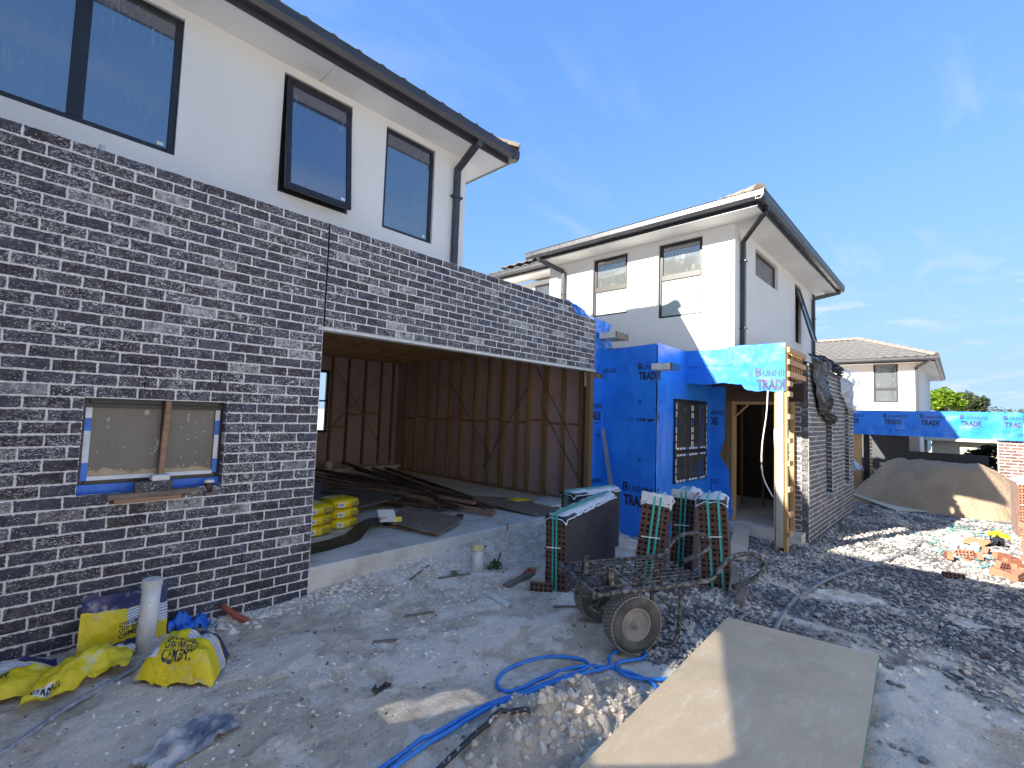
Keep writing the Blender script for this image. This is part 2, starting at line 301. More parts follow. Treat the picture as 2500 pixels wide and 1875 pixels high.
# ------------------------------------------------------------------ helpers: geometry
def V(*a): return Vector(a)
class MB:
    def __init__(s): s.v, s.f, s.mi, s.uv = [], [], [], None
    def add(s, vs, fs, mi=0):
        o = len(s.v); s.v += [tuple(p) for p in vs]; s.f += [tuple(i + o for i in f) for f in fs]; s.mi += [mi] * len(fs)
    def hexa(s, p, mi=0):
        s.add(p, [(0, 3, 2, 1), (4, 5, 6, 7), (0, 1, 5, 4), (1, 2, 6, 5), (2, 3, 7, 6), (3, 0, 4, 7)], mi)
    def box(s, x0, x1, y0, y1, z0, z1, mi=0):
        s.hexa([(x0, y0, z0), (x1, y0, z0), (x1, y1, z0), (x0, y1, z0), (x0, y0, z1), (x1, y0, z1), (x1, y1, z1), (x0, y1, z1)], mi)
    def bar(s, a, b, w, h, upv=(0, 0, 1), mi=0):          # rectangular bar from a to b
        a, b = Vector(a), Vector(b); d = (b - a).normalized(); upv = Vector(upv)
        sd = d.cross(upv)
        if sd.length < 1e-4: sd = d.cross(Vector((1, 0, 0)))
        sd.normalize(); uu = sd.cross(d)
        P = []
        for e in (a, b):
            P += [e - sd * w / 2 - uu * h / 2, e + sd * w / 2 - uu * h / 2, e + sd * w / 2 + uu * h / 2, e - sd * w / 2 + uu * h / 2]
        s.hexa(P, mi)
    def cyl(s, a, b, r, n=14, r1=None, mi=0, caps=True):
        a, b = Vector(a), Vector(b); d = (b - a).normalized(); r1 = r if r1 is None else r1
        x = d.orthogonal().normalized(); y = d.cross(x); P = []
        for e, q in ((a, r), (b, r1)):
            P += [e + (x * math.cos(2 * math.pi * i / n) + y * math.sin(2 * math.pi * i / n)) * q for i in range(n)]
        F = [(i, (i + 1) % n, n + (i + 1) % n, n + i) for i in range(n)]
        if caps: F += [tuple(range(n))[::-1], tuple(range(n, 2 * n))]
        s.add(P, F, mi)
    def ring(s, a, b, ro, ri, n=14, mi=0):                 # hollow pipe
        a, b = Vector(a), Vector(b); d = (b - a).normalized(); x = d.orthogonal().normalized(); y = d.cross(x); P = []
        for e, q in ((a, ro), (b, ro), (b, ri), (a, ri)):
            P += [e + (x * math.cos(2 * math.pi * i / n) + y * math.sin(2 * math.pi * i / n)) * q for i in range(n)]
        s.add(P, [(k * n + i, k * n + (i + 1) % n, ((k + 1) % 4) * n + (i + 1) % n, ((k + 1) % 4) * n + i) for k in range(4) for i in range(n)], mi)
    def tube(s, path, r, n=8, mi=0, flat=1., caps=True):
        P = [Vector(p) for p in path]; vs, fs = [], []
        for k, p in enumerate(P):
            d = (P[min(k + 1, len(P) - 1)] - P[max(k - 1, 0)]).normalized()
            sd = d.cross(Vector((0, 0, 1)))
            if sd.length < .05: sd = d.cross(Vector((0, 1, 0)))
            sd.normalize(); uu = sd.cross(d)
            vs += [p + sd * r * math.cos(2 * math.pi * i / n) + uu * r * flat * math.sin(2 * math.pi * i / n) for i in range(n)]
        for k in range(len(P) - 1):
            fs += [(k * n + i, k * n + (i + 1) % n, (k + 1) * n + (i + 1) % n, (k + 1) * n + i) for i in range(n)]
        if caps: fs += [tuple(range(n))[::-1], tuple((len(P) - 1) * n + i for i in range(n))]
        s.add(vs, fs, mi)
    def grid(s, fn, nu, nv, mi=0, uv=False):
        vs = [fn(i / nu, j / nv) for j in range(nv + 1) for i in range(nu + 1)]
        fs = [(j * (nu + 1) + i, j * (nu + 1) + i + 1, (j + 1) * (nu + 1) + i + 1, (j + 1) * (nu + 1) + i) for j in range(nv) for i in range(nu)]
        if uv: s.uv = [(i / nu, j / nv) for j in range(nv + 1) for i in range(nu + 1)]
        s.add(vs, fs, mi)
    def quad(s, *p, mi=0): s.add(p, [tuple(range(len(p)))], mi)
    def mesh(s, name, mats, smooth=False):
        me = bpy.data.meshes.new(name); me.from_pydata(s.v, [], s.f); me.update()
        for mt in ([mats] if isinstance(mats, str) else mats): me.materials.append(MATS[mt])
        me.polygons.foreach_set('material_index', s.mi)
        if s.uv and len(s.uv) == len(s.v):
            l = me.uv_layers.new(name='UVMap'); vi = np.empty(len(me.loops), int); me.loops.foreach_get('vertex_index', vi)
            l.data.foreach_set('uv', np.array(s.uv)[vi].ravel())
        if smooth: me.polygons.foreach_set('use_smooth', [True] * len(me.polygons))
        return me
    def build(s, name, mats, parent=None, smooth=False, bevel=0., world=True, seg=1):
        o = bpy.data.objects.new(name, s.mesh(name, mats, smooth)); col.objects.link(o)
        if parent: adopt(o, parent, world)
        if bevel:
            b = o.modifiers.new('bevel', 'BEVEL'); b.width = bevel; b.segments = seg; b.limit_method = 'ANGLE'
        return o
def adopt(o, parent, world=True):
    o.parent = parent
    if world:
        mw = Matrix(); p = parent
        while p: mw = p.matrix_basis @ mw if p.parent is None else (p.matrix_parent_inverse @ p.matrix_basis) @ mw; p = p.parent
        o.matrix_parent_inverse = mw.inverted()
def tag(o, label=None, cat=None, group=None, kind=None):
    for k, x in (('label', label), ('category', cat), ('group', group), ('kind', kind)):
        if x: o[k] = x
    return o
def thing(name, label, cat, loc=(0, 0, 0), rz=0, group=None, rot=None):
    o = bpy.data.objects.new(name, None); col.objects.link(o); o.location = loc; o.rotation_euler = rot if rot else (0, 0, rz); o.empty_display_size = .2
    return tag(o, label, cat, group)
def copy_tree(o, parent=None):
    c = o.copy(); col.objects.link(c); c.parent = parent
    if parent: c.matrix_parent_inverse = o.matrix_parent_inverse
    for ch in list(o.children): copy_tree(ch, c)
    return c
class Fr:                                                   # a wall's frame: origin, right (seen from outside), outward normal
    def __init__(s, o, u, n): s.o, s.u, s.n = Vector(o), Vector(u), Vector(n)
    def p(s, u, v, n=0): return s.o + s.u * u + s.n * n + Vector((0, 0, v))
    def box(s, mb, u0, u1, v0, v1, n0, n1, mi=0):
        mb.hexa([s.p(u0, v0, n0), s.p(u1, v0, n0), s.p(u1, v0, n1), s.p(u0, v0, n1), s.p(u0, v1, n0), s.p(u1, v1, n0), s.p(u1, v1, n1), s.p(u0, v1, n1)], mi)
def FY(y): return Fr((0, y, 0), (1, 0, 0), (0, -1, 0))       # wall facing -Y: u = x
def FX(x): return Fr((x, 0, 0), (0, -1, 0), (-1, 0, 0))      # wall facing -X: u = -y
def wall(mb, F, u0, u1, v0, v1, th, holes=(), mi=0):
    us = sorted({u0, u1, *[min(max(h[i], u0), u1) for h in holes for i in (0, 1)]}); vs = sorted({v0, v1, *[min(max(h[i], v0), v1) for h in holes for i in (2, 3)]})
    for a, b in zip(us, us[1:]):
        for c, d in zip(vs, vs[1:]):
            if any(h[0] <= (a + b) / 2 <= h[1] and h[2] <= (c + d) / 2 <= h[3] for h in holes): continue
            mb.quad(F.p(a, c), F.p(b, c), F.p(b, d), F.p(a, d), mi=mi); mb.quad(F.p(a, c, -th), F.p(a, d, -th), F.p(b, d, -th), F.p(b, c, -th), mi=mi)
    for (a, b, c, d) in [*holes, (u1, u0, v0, v1)]:
        for P, Q in (((a, c), (b, c)), ((b, c), (b, d)), ((b, d), (a, d)), ((a, d), (a, c))):
            mb.quad(F.p(*P), F.p(*P, -th), F.p(*Q, -th), F.p(*Q), mi=mi)
_txt = {}
def text_mesh(s, size=1., bold=0.):
    k = (s, bold)
    if k not in _txt:
        cu = bpy.data.curves.new('t', 'FONT'); cu.body = s; cu.size = 1; cu.resolution_u = 2; cu.offset = bold; cu.fill_mode = 'FRONT' if hasattr(cu, 'fill_mode') else cu.fill_mode
        o = bpy.data.objects.new('t', cu); col.objects.link(o); bpy.context.view_layer.update()
        me = bpy.data.meshes.new_from_object(o.evaluated_get(bpy.context.evaluated_depsgraph_get()))
        v = [tuple(x.co) for x in me.vertices]; f = [tuple(p.vertices) for p in me.polygons]
        bpy.data.objects.remove(o); bpy.data.meshes.remove(me)
        xs = [p[0] for p in v]; ys = [p[1] for p in v]
        _txt[k] = ([((p[0] - min(xs)), p[1]) for p in v], f, max(xs) - min(xs), max(ys))
    return _txt[k]
def letter(mb, s, fn, w, h=None, bold=0., mi=0, clip=None):  # fn(u,v)->point; text fitted in width w, cap height h
    v, f, tw, th = text_mesh(s, 1, bold); kx = w / tw; ky = (h / th) if h else kx
    if clip: f = [q for q in f if clip[0] <= sum(v[i][0] for i in q) / len(q) * kx <= clip[1]]
    mb.add([fn(x * kx, y * ky) for x, y in v], f, mi)
def fbm(x, y, z=0., o=4):
    return noise.fractal(Vector((x, y, z)), 1., 2., o)
def smooth_path(P, n=6):
    P = [Vector(p) for p in P]; out = []
    for i in range(len(P) - 1):
        a, b, c, d = P[max(i - 1, 0)], P[i], P[i + 1], P[min(i + 2, len(P) - 1)]
        for k in range(n):
            t = k / n; out.append(.5 * ((2 * b) + (c - a) * t + (2 * a - 5 * b + 4 * c - d) * t * t + (3 * b - a - 3 * c + d) * t ** 3))
    return out + [P[-1]]

# ------------------------------------------------------------------ the ground
def lerp_tab(x, xs, ys): return float(np.interp(x, xs, ys))
def gravel_f(x, y):                                          # 0 dirt .. 1 gravel
    e = lerp_tab(x, [-3, 1.0, 1.3, 2.2, 3.2, 4.4, 6, 40], [-9, -9, -2.2, -2.15, -1.75, -.9, -.3, -.3]) if x < 40 else -.3
    if x < .95: return 0.
    f = (e - y) / .35 + fbm(x * 1.3, y * 1.3, 3) * 1.1
    f = min(f, (x - 1.15) / .3 + fbm(x * 1.5, y * 1.5, 9) * 1.2) if y > -3.2 else min(f, (x - 1.3) / 2.4 + fbm(x * 1.9, y * 1.9, 9) * .7)
    f -= max(0, fbm(x * .8 + 5, y * .8, 1) - .18) * 3.2
    f -= max(0., .9 - math.hypot((x - 9.9) / 3.6, (y + 4.7) / 1.5)) * 2.6        # trodden pale patch
    if x > 13: f -= (x - 13) * .6
    return min(max(f, 0), 1)
def base_z(x, y):
    z = lerp_tab(x, [-8, -2, 0, 2, 3, 5, 7.5, 12, 17, 22, 40, 700], [.12, .06, .02, .03, .03, -.15, -.27, -.3, -.5, -.65, -.9, -.9])
    s = lerp_tab(x, [.15, 1.5, 3.5, 4.6, 5.2], [0, .10, .19, .12, 0])
    if y < 0: z += s * math.exp(-(y / .35) ** 2)
    else: z += s
    return z
def heap_z(x, y):
    c, sn = math.cos(R(-14)), math.sin(R(-14)); dx, dy = x - .25, y + 2.78
    a, b = (dx * c + dy * sn) / .68, (-dx * sn + dy * c) / .30
    q = a * a + b * b
    if q > 1.6: return -.1
    h = .17 * max(0, 1 - q) ** .8 * (1 + .6 * fbm(x * 6, y * 6, 2)) + .02 * fbm(x * 16, y * 16, 4) - .03
    return h
def crust(x, y):
    if not (-3.2 < x < 6 and -6.2 < y < .4): return 0.
    q = (fbm(x * 1.5, y * 1.5, 11) + .45 * fbm(x * 6.5, y * 6.5, 12) - .12) / .16
    q = min(max(q, 0), 1); return q * q * (3 - 2 * q)
def gz(x, y, fine=True):
    z = base_z(x, y)
    d = abs(x - 2) + abs(y + 2)
    if d < 40:
        z += .030 * fbm(x * .9, y * .9) + .016 * fbm(x * 3.8, y * 3.8, 5)
        z += .013 * crust(x, y)
        if fine: z += .010 * fbm(x * 12, y * 12, 2, 3) + .014 * max(0, fbm(x * 5 + 9, y * 5, 7, 3) - .12)
    return z
def surf(x, y): return max(gz(x, y), base_z(x, y) + heap_z(x, y) if abs(x - .3) < 1.2 and abs(y + 2.8) < 1 else -9)
def lines(segs):
    out = []
    for a, b, st in segs: out += list(np.arange(a, b - 1e-6, st))
    return out + [segs[-1][1]]
gx = [-600, -200, -60, -20, -10, -6, -4] + lines([(-3, 4.2, .035), (4.2, 8, .06), (8, 14, .12), (14, 24, .3), (24, 40, 2)]) + [60, 100, 200, 400, 700]
gy = [-600, -200, -60, -20, -10, -7.5] + lines([(-6, -5, .12), (-5, .3, .035), (.3, 2, .3)]) + [4, 7, 12, 30, 80, 300, 600]
nx, ny = len(gx), len(gy)
vs, ga, cra = [], [], []
for y in gy:
    for x in gx:
        vs.append((x, y, gz(x, y))); cra.append(crust(x, y)); ga.append(gravel_f(x, y) if -1 < x < 30 and -9 < y < 1 else (1 if x > .95 and y < -5 else 0))
me = bpy.data.meshes.new('ground')
me.from_pydata(vs, [], [(j * nx + i, j * nx + i + 1, (j + 1) * nx + i + 1, (j + 1) * nx + i) for j in range(ny - 1) for i in range(nx - 1)])
at = me.attributes.new('grav', 'FLOAT', 'POINT'); at.data.foreach_set('value', ga)
at = me.attributes.new('crust', 'FLOAT', 'POINT'); at.data.foreach_set('value', cra)
me.polygons.foreach_set('use_smooth', [True] * len(me.polygons))
t = NT('dirt')
g = t.attr('grav')
c = t.mix(t.ramp(t.noise(1.1, 6, .6), .32, .68), (.80, .68, .54), (.68, .57, .445))
c = t.mix(t.ramp(t.noise(6, 7, .75), .47, .66), c, (.50, .405, .315))
wht = t.math('MULTIPLY', t.ramp(t.noise(2.0, 7, .72, dist=.6), .49, .57), .95)
c = t.mix(wht, c, (.90, .82, .71))
c = t.mix(t.math('MULTIPLY', t.ramp(t.math('ADD', t.attr('crust'), t.math('SUBTRACT', t.noise(14, 6, .7), .5)), .35, .75), .85), c, (.90, .82, .71))
sp = t.math('MULTIPLY', t.math('LESS_THAN', t.voro(42), .2), t.math('GREATER_THAN', t.noise(3, 3), .5))
c = t.mix(t.math('MULTIPLY', sp, .8), c, (.74, .74, .74))
dk = t.math('MULTIPLY', t.math('LESS_THAN', t.voro(27, vec=t.mapping(t.geo(), (1, 1, 1), (0, 0, .6), (3, 1, 0))), .15), t.math('GREATER_THAN', t.noise(4.3, 3), .52))
c = t.mix(t.math('MULTIPLY', dk, .7), c, (.24, .19, .16))
gc = t.mix(t.ramp(t.voro(30, 'Color'), .2, .8), (.10, .10, .11), (.24, .235, .235))
gc = t.mix(t.math('MULTIPLY', t.ramp(t.noise(1.3, 4), .54, .68), .6), gc, (.72, .62, .51))
c = t.mix(t.ramp(t.math('ADD', g, t.math('MULTIPLY', t.math('SUBTRACT', t.noise(9, 4), .5), .6)), .25, .6), c, gc)
t.color(c)
t.bump(t.math('ADD', t.math('MULTIPLY', t.noise(18, 8, .72), 1.), t.math('MULTIPLY', t.math('MULTIPLY', g, t.voro(30)), .7)), 1., .045)
t.done(.93, 0, .25)
me.materials.append(MATS['dirt'])
ground = bpy.data.objects.new('ground', me); col.objects.link(ground); tag(ground, kind='structure')

# stones: low-poly rock templates scattered as one uncountable mass
def rock(seed, flat=.6, sub=1):
    rs = random.Random(seed); bm = bmesh.new(); bmesh.ops.create_icosphere(bm, subdivisions=sub, radius=1)
    for v in bm.verts: v.co *= rs.uniform(.55, 1.25)
    a = rs.uniform(.6, 1.); v_ = np.array([(p.co.x, p.co.y * a, p.co.z * flat) for p in bm.verts]); f_ = np.array([[q.index for q in p.verts] for p in bm.faces]); bm.free(); return v_, f_
def scatter(name, mat, pts, sizes, flat=.55, tilt=.5, nvar=10, parent=None, sink=.25, smooth=False):
    T = [rock(i + 31, flat) for i in range(nvar)]; VV, FF, RR = [], [], []; off = 0
    for (x, y, z), sz in zip(pts, sizes):
        v, f = T[random.randrange(nvar)]
        a, b, c = random.uniform(0, 6.28), random.uniform(-tilt, tilt), random.uniform(-tilt, tilt)
        ca, sa = math.cos(a), math.sin(a)
        M = np.array([[ca, -sa, 0], [sa, ca, 0], [0, 0, 1]]) @ np.array([[1, 0, 0], [0, math.cos(b), -math.sin(b)], [0, math.sin(b), math.cos(b)]]) @ np.array([[math.cos(c), 0, math.sin(c)], [0, 1, 0], [-math.sin(c), 0, math.cos(c)]])
        VV.append(v @ M.T * sz + (x, y, z + sz * flat * (1 - 2 * sink) * .6)); FF.append(f + off); off += len(v); RR.append(np.full(len(v), random.random()))
    VV, FF, RR = np.concatenate(VV), np.concatenate(FF), np.concatenate(RR)
    me = bpy.data.meshes.new(name); me.vertices.add(len(VV)); me.vertices.foreach_set('co', VV.ravel())
    me.loops.add(FF.size); me.loops.foreach_set('vertex_index', FF.ravel().astype(np.int32))
    me.polygons.add(len(FF)); me.polygons.foreach_set('loop_start', np.arange(0, FF.size, 3, dtype=np.int32)); me.polygons.foreach_set('loop_total', np.full(len(FF), 3, dtype=np.int32))
    me.update(calc_edges=True); at = me.attributes.new('rnd', 'FLOAT', 'POINT'); at.data.foreach_set('value', RR)
    me.materials.append(MATS[mat]); me.shade_flat()
    o = bpy.data.objects.new(name, me); col.objects.link(o)
    if parent: adopt(o, parent)
    return o
pts, szs = [], []
while len(pts) < 19000:
    u = random.random(); x = 1.0 + 13 * u ** 1.7; y = random.uniform(-5.6, -.6)
    if x < 2.45 and -4.12 < y < -3.02: continue
    g = gravel_f(x, y)
    if random.random() > g ** 1.2 or g < .08: continue
    if y > -2.6 and 7.5 < x < 12.5: continue
    pts.append((x, y, gz(x, y))); szs.append(random.choice((.011, .014, .017, .02, .024, .03)) * random.uniform(.8, 1.25) * (1 + x * .03))
tag(scatter('gravel', 'gravel', pts, szs, .55, .6), 'dark blue-grey crushed gravel spread over the driveway', 'gravel', kind='stuff')
pts, szs = [], []
def rub(n, fx, fy, s0, s1):
    for _ in range(n):
        x, y = fx(), fy(); pts.append((x, y, gz(x, y))); szs.append(random.uniform(s0, s1) * random.choice((.6, .8, 1, 1, 1.6)))
G_ = random.gauss
rub(420, lambda: random.uniform(-.95, .5), lambda: -abs(G_(0, .13)) - .03, .008, .024)
rub(1500, lambda: random.uniform(.1, 4.0), lambda: -.08 - abs(G_(0, .33)), .005, .02)
rub(1500, lambda: random.uniform(-2.2, 1.6), lambda: random.uniform(-3.4, -.2), .002, .008)
rub(420, lambda: G_(-1.0, .45), lambda: G_(-1.3, .3), .004, .014)
rub(200, lambda: G_(.2, .5), lambda: G_(-1.5, .25), .006, .018)
rub(500, lambda: G_(1.3, .5), lambda: G_(-.9, .3), .004, .016)
rub(260, lambda: random.uniform(-1.2, -.3), lambda: -.06 - abs(G_(0, .1)), .012, .034)
rub(500, lambda: random.uniform(7.3, 12), lambda: random.uniform(-5.2, -3.2), .008, .03)
rub(420, lambda: random.uniform(.6, 6), lambda: random.uniform(-5.4, -4), .004, .022)
rub(500, lambda: random.uniform(.02, 4.2), lambda: -.005 - abs(G_(0, .05)), .004, .02)
tag(scatter('mortar_rubble', 'rubble', pts, szs, .4, .5), 'pale chips of mortar and render strewn over the dirt', 'rubble', kind='stuff')
pts, szs = [], []
rub(900, lambda: random.uniform(-2, 4), lambda: random.uniform(-3.3, -.1), .003, .013)
tag(scatter('dark_chips', 'chip_dark', pts, szs, .4, .5), 'small dark brick and bark chips scattered on the dirt', 'debris', kind='stuff')
# ------------------------------------------------------------------ brickwork
_bk = {}
def brick_geo(L, H, seed, nseg=4, depth=.05):
    rs = random.Random(seed * 977 + int(L * 1000)); P = []
    per = [(-L / 2 + L * i / nseg, -H / 2) for i in range(nseg + 1)] + [(L / 2, 0)] + [(L / 2 - L * i / nseg, H / 2) for i in range(nseg + 1)] + [(-L / 2, 0)]
    n = len(per); jit = [(rs.uniform(-.0016, .0016), rs.uniform(-.0022, .0022)) for _ in per]
    V_, E_ = [], []
    for ring, (yy, ins) in enumerate(((depth, 0), (.004, 0), (0., .008))):
        for (x, z), (jx, jz) in zip(per, jit):
            sx = -1 if x > L / 2 - 1e-6 else (1 if x < -L / 2 + 1e-6 else 0); sz = -1 if z > 1e-6 else (1 if z < -1e-6 else 0)
            V_.append((x + jx + sx * ins, yy + (rs.uniform(-.0012, .0012) if ring else 0), z + jz + sz * ins)); E_.append(1. if ring == 2 else 0.)
    F_ = [(k * n + i, k * n + (i + 1) % n, (k + 1) * n + (i + 1) % n, (k + 1) * n + i) for k in (0, 1) for i in range(n)] + [tuple(range(2 * n, 3 * n))]
    return V_, F_, E_
def brick_mesh(L, mat, var, H=.076):
    L = round(L, 2); k = (L, mat, var)
    if k not in _bk:
        v, f, e = brick_geo(L, H, var); me = bpy.data.meshes.new('brick'); me.from_pydata(v, [], f); me.materials.append(MATS[mat])
        a = me.attributes.new('edge', 'FLOAT', 'POINT'); a.data.foreach_set('value', e)
        a = me.attributes.new('rnd', 'FLOAT', 'POINT'); a.data.foreach_set('value', [var * .137] * len(v)); _bk[k] = me
    return _bk[k]
def courses(u0, u1, ztop, n, off_odd, off_even, holes=(), ends=None, ch=.086):
    out = []
    for c in range(n):
        z1 = ztop - c * ch; zc = z1 - .043; a, b = u0, u1
        if ends and c in ends: b = ends[c]
        off = off_odd if c % 2 == 0 else off_even
        k = math.floor((a - off) / .24) - 1; x = off + .24 * k
        while x < b:
            p, q = max(x + .005, a), min(x + .235, b); x += .24
            segs = [(p, q)]
            for h in holes:
                if h[2] + .02 < zc < h[3] - .02:
                    ns = []
                    for s_ in segs:
                        if s_[1] <= h[0] or s_[0] >= h[1]: ns.append(s_)
                        else:
                            if s_[0] < h[0]: ns.append((s_[0], h[0]))
                            if s_[1] > h[1]: ns.append((h[1], s_[1]))
                    segs = ns
            out += [((s_[0] + s_[1]) / 2, zc, s_[1] - s_[0]) for s_ in segs if s_[1] - s_[0] > .035]
    return out
def lay(F, bricks, parent, mat, budget, rz, stuff_parent=None, stuff=True):
    def pos(b): return F.p(b[0], b[1], 0)
    bricks = sorted(bricks, key=lambda b: (pos(b) - CAM).length)
    for b in bricks[:budget]:
        o = bpy.data.objects.new('brick', brick_mesh(b[2], mat, random.randrange(6))); col.objects.link(o)
        o.location = F.p(b[0], b[1], random.uniform(-.0015, .0015)); o.rotation_euler = (random.uniform(-.006, .006), random.uniform(-.006, .006), rz); adopt(o, parent)
    rest = bricks[budget:]
    if not rest: return
    VV, FF, EE, RR = [], [], [], []; M = Matrix.Rotation(rz, 3, 'Z')
    for b in rest:
        v, f, e = brick_geo(b[2], .076, random.randrange(50), 2); o = len(VV); p = F.p(b[0], b[1], random.uniform(-.0015, .0015))
        VV += [tuple(M @ Vector(q) + p) for q in v]; FF += [tuple(i + o for i in q) for q in f]; EE += e; RR += [random.random()] * len(v)
    me = bpy.data.meshes.new('bricks'); me.from_pydata(VV, [], FF); me.materials.append(MATS[mat])
    for nm, d in (('edge', EE), ('rnd', RR)):
        a = me.attributes.new(nm, 'FLOAT', 'POINT'); a.data.foreach_set('value', d)
    o = bpy.data.objects.new('bricks', me); col.objects.link(o); adopt(o, parent); tag(o, kind='stuff')

def window(F, u0, u1, v0, v1, parent, panes, fw=.05, fd=.06, n=-.04, mat='window_frame', bars=(), stickers=(), label=None):
    """frame set back n from the wall face; panes: (u0,u1,v0,v1,material); bars: (u0,u1,v0,v1)"""
    mb = MB()
    for a, b, c, d in ((u0, u0 + fw, v0, v1), (u1 - fw, u1, v0, v1), (u0 + fw, u1 - fw, v0, v0 + fw), (u0 + fw, u1 - fw, v1 - fw, v1), *bars): F.box(mb, a, b, c, d, n - fd, n)
    w = mb.build('window', mat, parent, bevel=.004)
    if label: w['label'] = label
    for (a, b, c, d, mt) in panes:
        mb = MB(); F.box(mb, a - .005, b + .005, c - .005, d + .005, n - fd * .6, n - fd * .35); mb.build('pane', mt, w)
    for (a, c, s) in stickers:
        mb = MB(); F.box(mb, a, a + s, c, c + s * .6, n - fd * .35, n - fd * .35 + .002); mb.build('sticker', 'label_white', w)
    return w
def gutter_run(mb, a, b, out, h=.15, w=.12):        # a,b: top-back line points; out: outward unit vector
    a, b, out = Vector(a), Vector(b), Vector(out); prof = [(0, 0), (0, -h), (w * .72, -h), (w, -h * .62), (w, -.012), (w + .01, 0), (w - .012, .004), (w - .014, -h * .55), (w * .65, -h + .01), (.01, -h + .01), (.01, 0)]
    n = len(prof); P = [e + out * x + Vector((0, 0, z)) for e in (a, b) for x, z in prof]
    mb.add(P, [(i, (i + 1) % n, n + (i + 1) % n, n + i) for i in range(n)] + [tuple(range(n)), tuple(range(n, 2 * n))[::-1]])
def tiled(mb, A, B, C, D, nu, nv, amp=.025, step=.02):   # A-B eave, D-C top; wavy tiles with stepped courses
    A, B, C, D = map(Vector, (A, B, C, D)); nrm = (B - A).cross(D - A).normalized()
    if nrm.z < 0: nrm = -nrm
    def pt(u, v, s): return A.lerp(B, u).lerp(D.lerp(C, u), v) + nrm * (amp * math.sin(u * nu * 2 * math.pi) + s)
    m = nu * 4
    for j in range(nv):
        lo, hi = j / nv, (j + 1) / nv
        vs = [pt(i / m, lo, step) for i in range(m + 1)] + [pt(i / m, hi, 0) for i in range(m + 1)] + [pt(i / m, lo, -.005) for i in range(m + 1)]
        mb.add(vs, [(i, i + 1, m + 2 + i, m + 1 + i) for i in range(m)] + [(2 * m + 2 + i, 2 * m + 3 + i, i + 1, i) for i in range(m)])
def hip_caps(mb, a, b, n, r=.11):
    a, b = Vector(a), Vector(b); d = (b - a) / n; sd = d.cross(Vector((0, 0, 1))).normalized(); uu = sd.cross(d).normalized()
    for k in range(n):
        p, q = a + d * k, a + d * (k + 1.06); K = 6
        vs = [e + sd * rr * math.cos(math.pi * i / K) + uu * (rr * math.sin(math.pi * i / K) - .02) for e, rr in ((p, r), (q, r * .86)) for i in range(K + 1)]
        mb.add(vs, [(i, i + 1, K + 2 + i, K + 1 + i) for i in range(K)] + [tuple(range(K + 1))])

# ------------------------------------------------------------------ the near house
H1 = thing('townhouse', 'two-storey townhouse with dark brick garage wall and white rendered upper floor under a charcoal gutter', 'house', (0, 0, 0))
F0 = FY(0); HT = 42 * .086
KW = (-1.69, -.785, 1.055, 1.805)                            # kitchen window opening
mb = MB()
Fm = FY(.005)
wall(mb, Fm, -3.05, .0, -.35, HT - .002, .105, [KW]); wall(mb, Fm, .012, 4.732, HT - 12 * .086 + .004, HT - 2 * .086, .105)
Fm.box(mb, .012, 4.04, HT - 2 * .086, HT - .002, -.105, 0)
bw = mb.build('brick_wall', 'mortar', H1)
bl = courses(-3.05, -.004, HT, 45, -1.874, -1.994, [KW]) + courses(.014, 4.728, HT, 12, .221 - .24, .1, (), {0: 4.03, 1: 4.13})
lay(F0, bl, bw, 'brick', 300, 0)
for x, c in ((-1.36, 19), (-.86, 18.3), (-1.42, 38), (-.6, 36)):
    mb = MB(); F0.box(mb, x, x + .011, HT - (c + .95) * .086, HT - c * .086, -.05, .0005); mb.build('weep_hole', 'dark_void', bw)
mb = MB(); F0.box(mb, -.003, .0135, 2.58, HT - .004, -.06, -.001); mb.build('expansion_joint', 'dark_void', bw)
lay(FX(KW[1] - .004), courses(-.102, -.004, KW[3], 9, -.11, -.11), bw, 'brick', 0, R(-90))
mb = MB()                                                    # messy mortar left along ledges
for x0, x1, zz in ((KW[0], KW[0] + .28, KW[2]), (-.88, KW[1], KW[2])):
    mb.grid(lambda u, v, x0=x0, x1=x1, zz=zz: (x0 + (x1 - x0) * u, -.008 + .1 * v, zz + .004 + .009 * fbm(u * 6, v * 4, x0)), 14, 4)
mb.build('mortar_bed', 'mortar', bw, smooth=True)
mb = MB(); F0.box(mb, -.05, 4.76, 2.545, 2.566, -.11, .012); F0.box(mb, 0.002, 4.745, 2.566, 2.577, -.11, .006); mb.build('lintel', 'alu_white', H1)
mb = MB(); mb.ring((-1.70, .22, 3.5), (-1.70, .2, 3.72), .02, .016); mb.build('pipe_stub', 'pvc', H1, smooth=True)
mb = MB(); mb.ring((-.705, .02, .975), (-.70, -.045, .955), .012, .009, 10); mb.build('conduit', 'galv', H1, smooth=True)
# lower window with propped brickwork
Fk = FY(.1); w = window(Fk, -1.70, -.765, 1.175, 1.815, H1, [(-1.64, -1.215, 1.235, 1.735, 'pane_board'), (-1.195, -.83, 1.235, 1.735, 'pane_board')], .05, .05, .0, bars=((-1.215, -1.195, 1.225, 1.765),), label='dark sliding window with splashed film and tape')
mb = MB(); Fk.box(mb, -1.70, -.765, 1.0, 1.175, -.04, .0); mb.build('sill_flashing', 'tape_blue', w)
for nm, rects, mt in (('tape', [(-1.668, -1.632, 1.66, 1.752), (-1.668, -1.632, 1.335, 1.565), (-.843, -.81, 1.65, 1.752), (-.843, -.81, 1.33, 1.53)], 'tape_white'), ('tape', [(-1.668, -1.632, 1.565, 1.66), (-1.668, -1.632, 1.205, 1.335), (-.843, -.81, 1.53, 1.65), (-.843, -.81, 1.215, 1.33)], 'tape_blue'), ('tape', [(-1.632, -1.24, 1.205, 1.235), (-1.18, -.843, 1.205, 1.235)], 'tape_white')):
    for a, b, c, d in rects: mb = MB(); Fk.box(mb, a, b, c, d, .0, .002); mb.build(nm, mt, w)
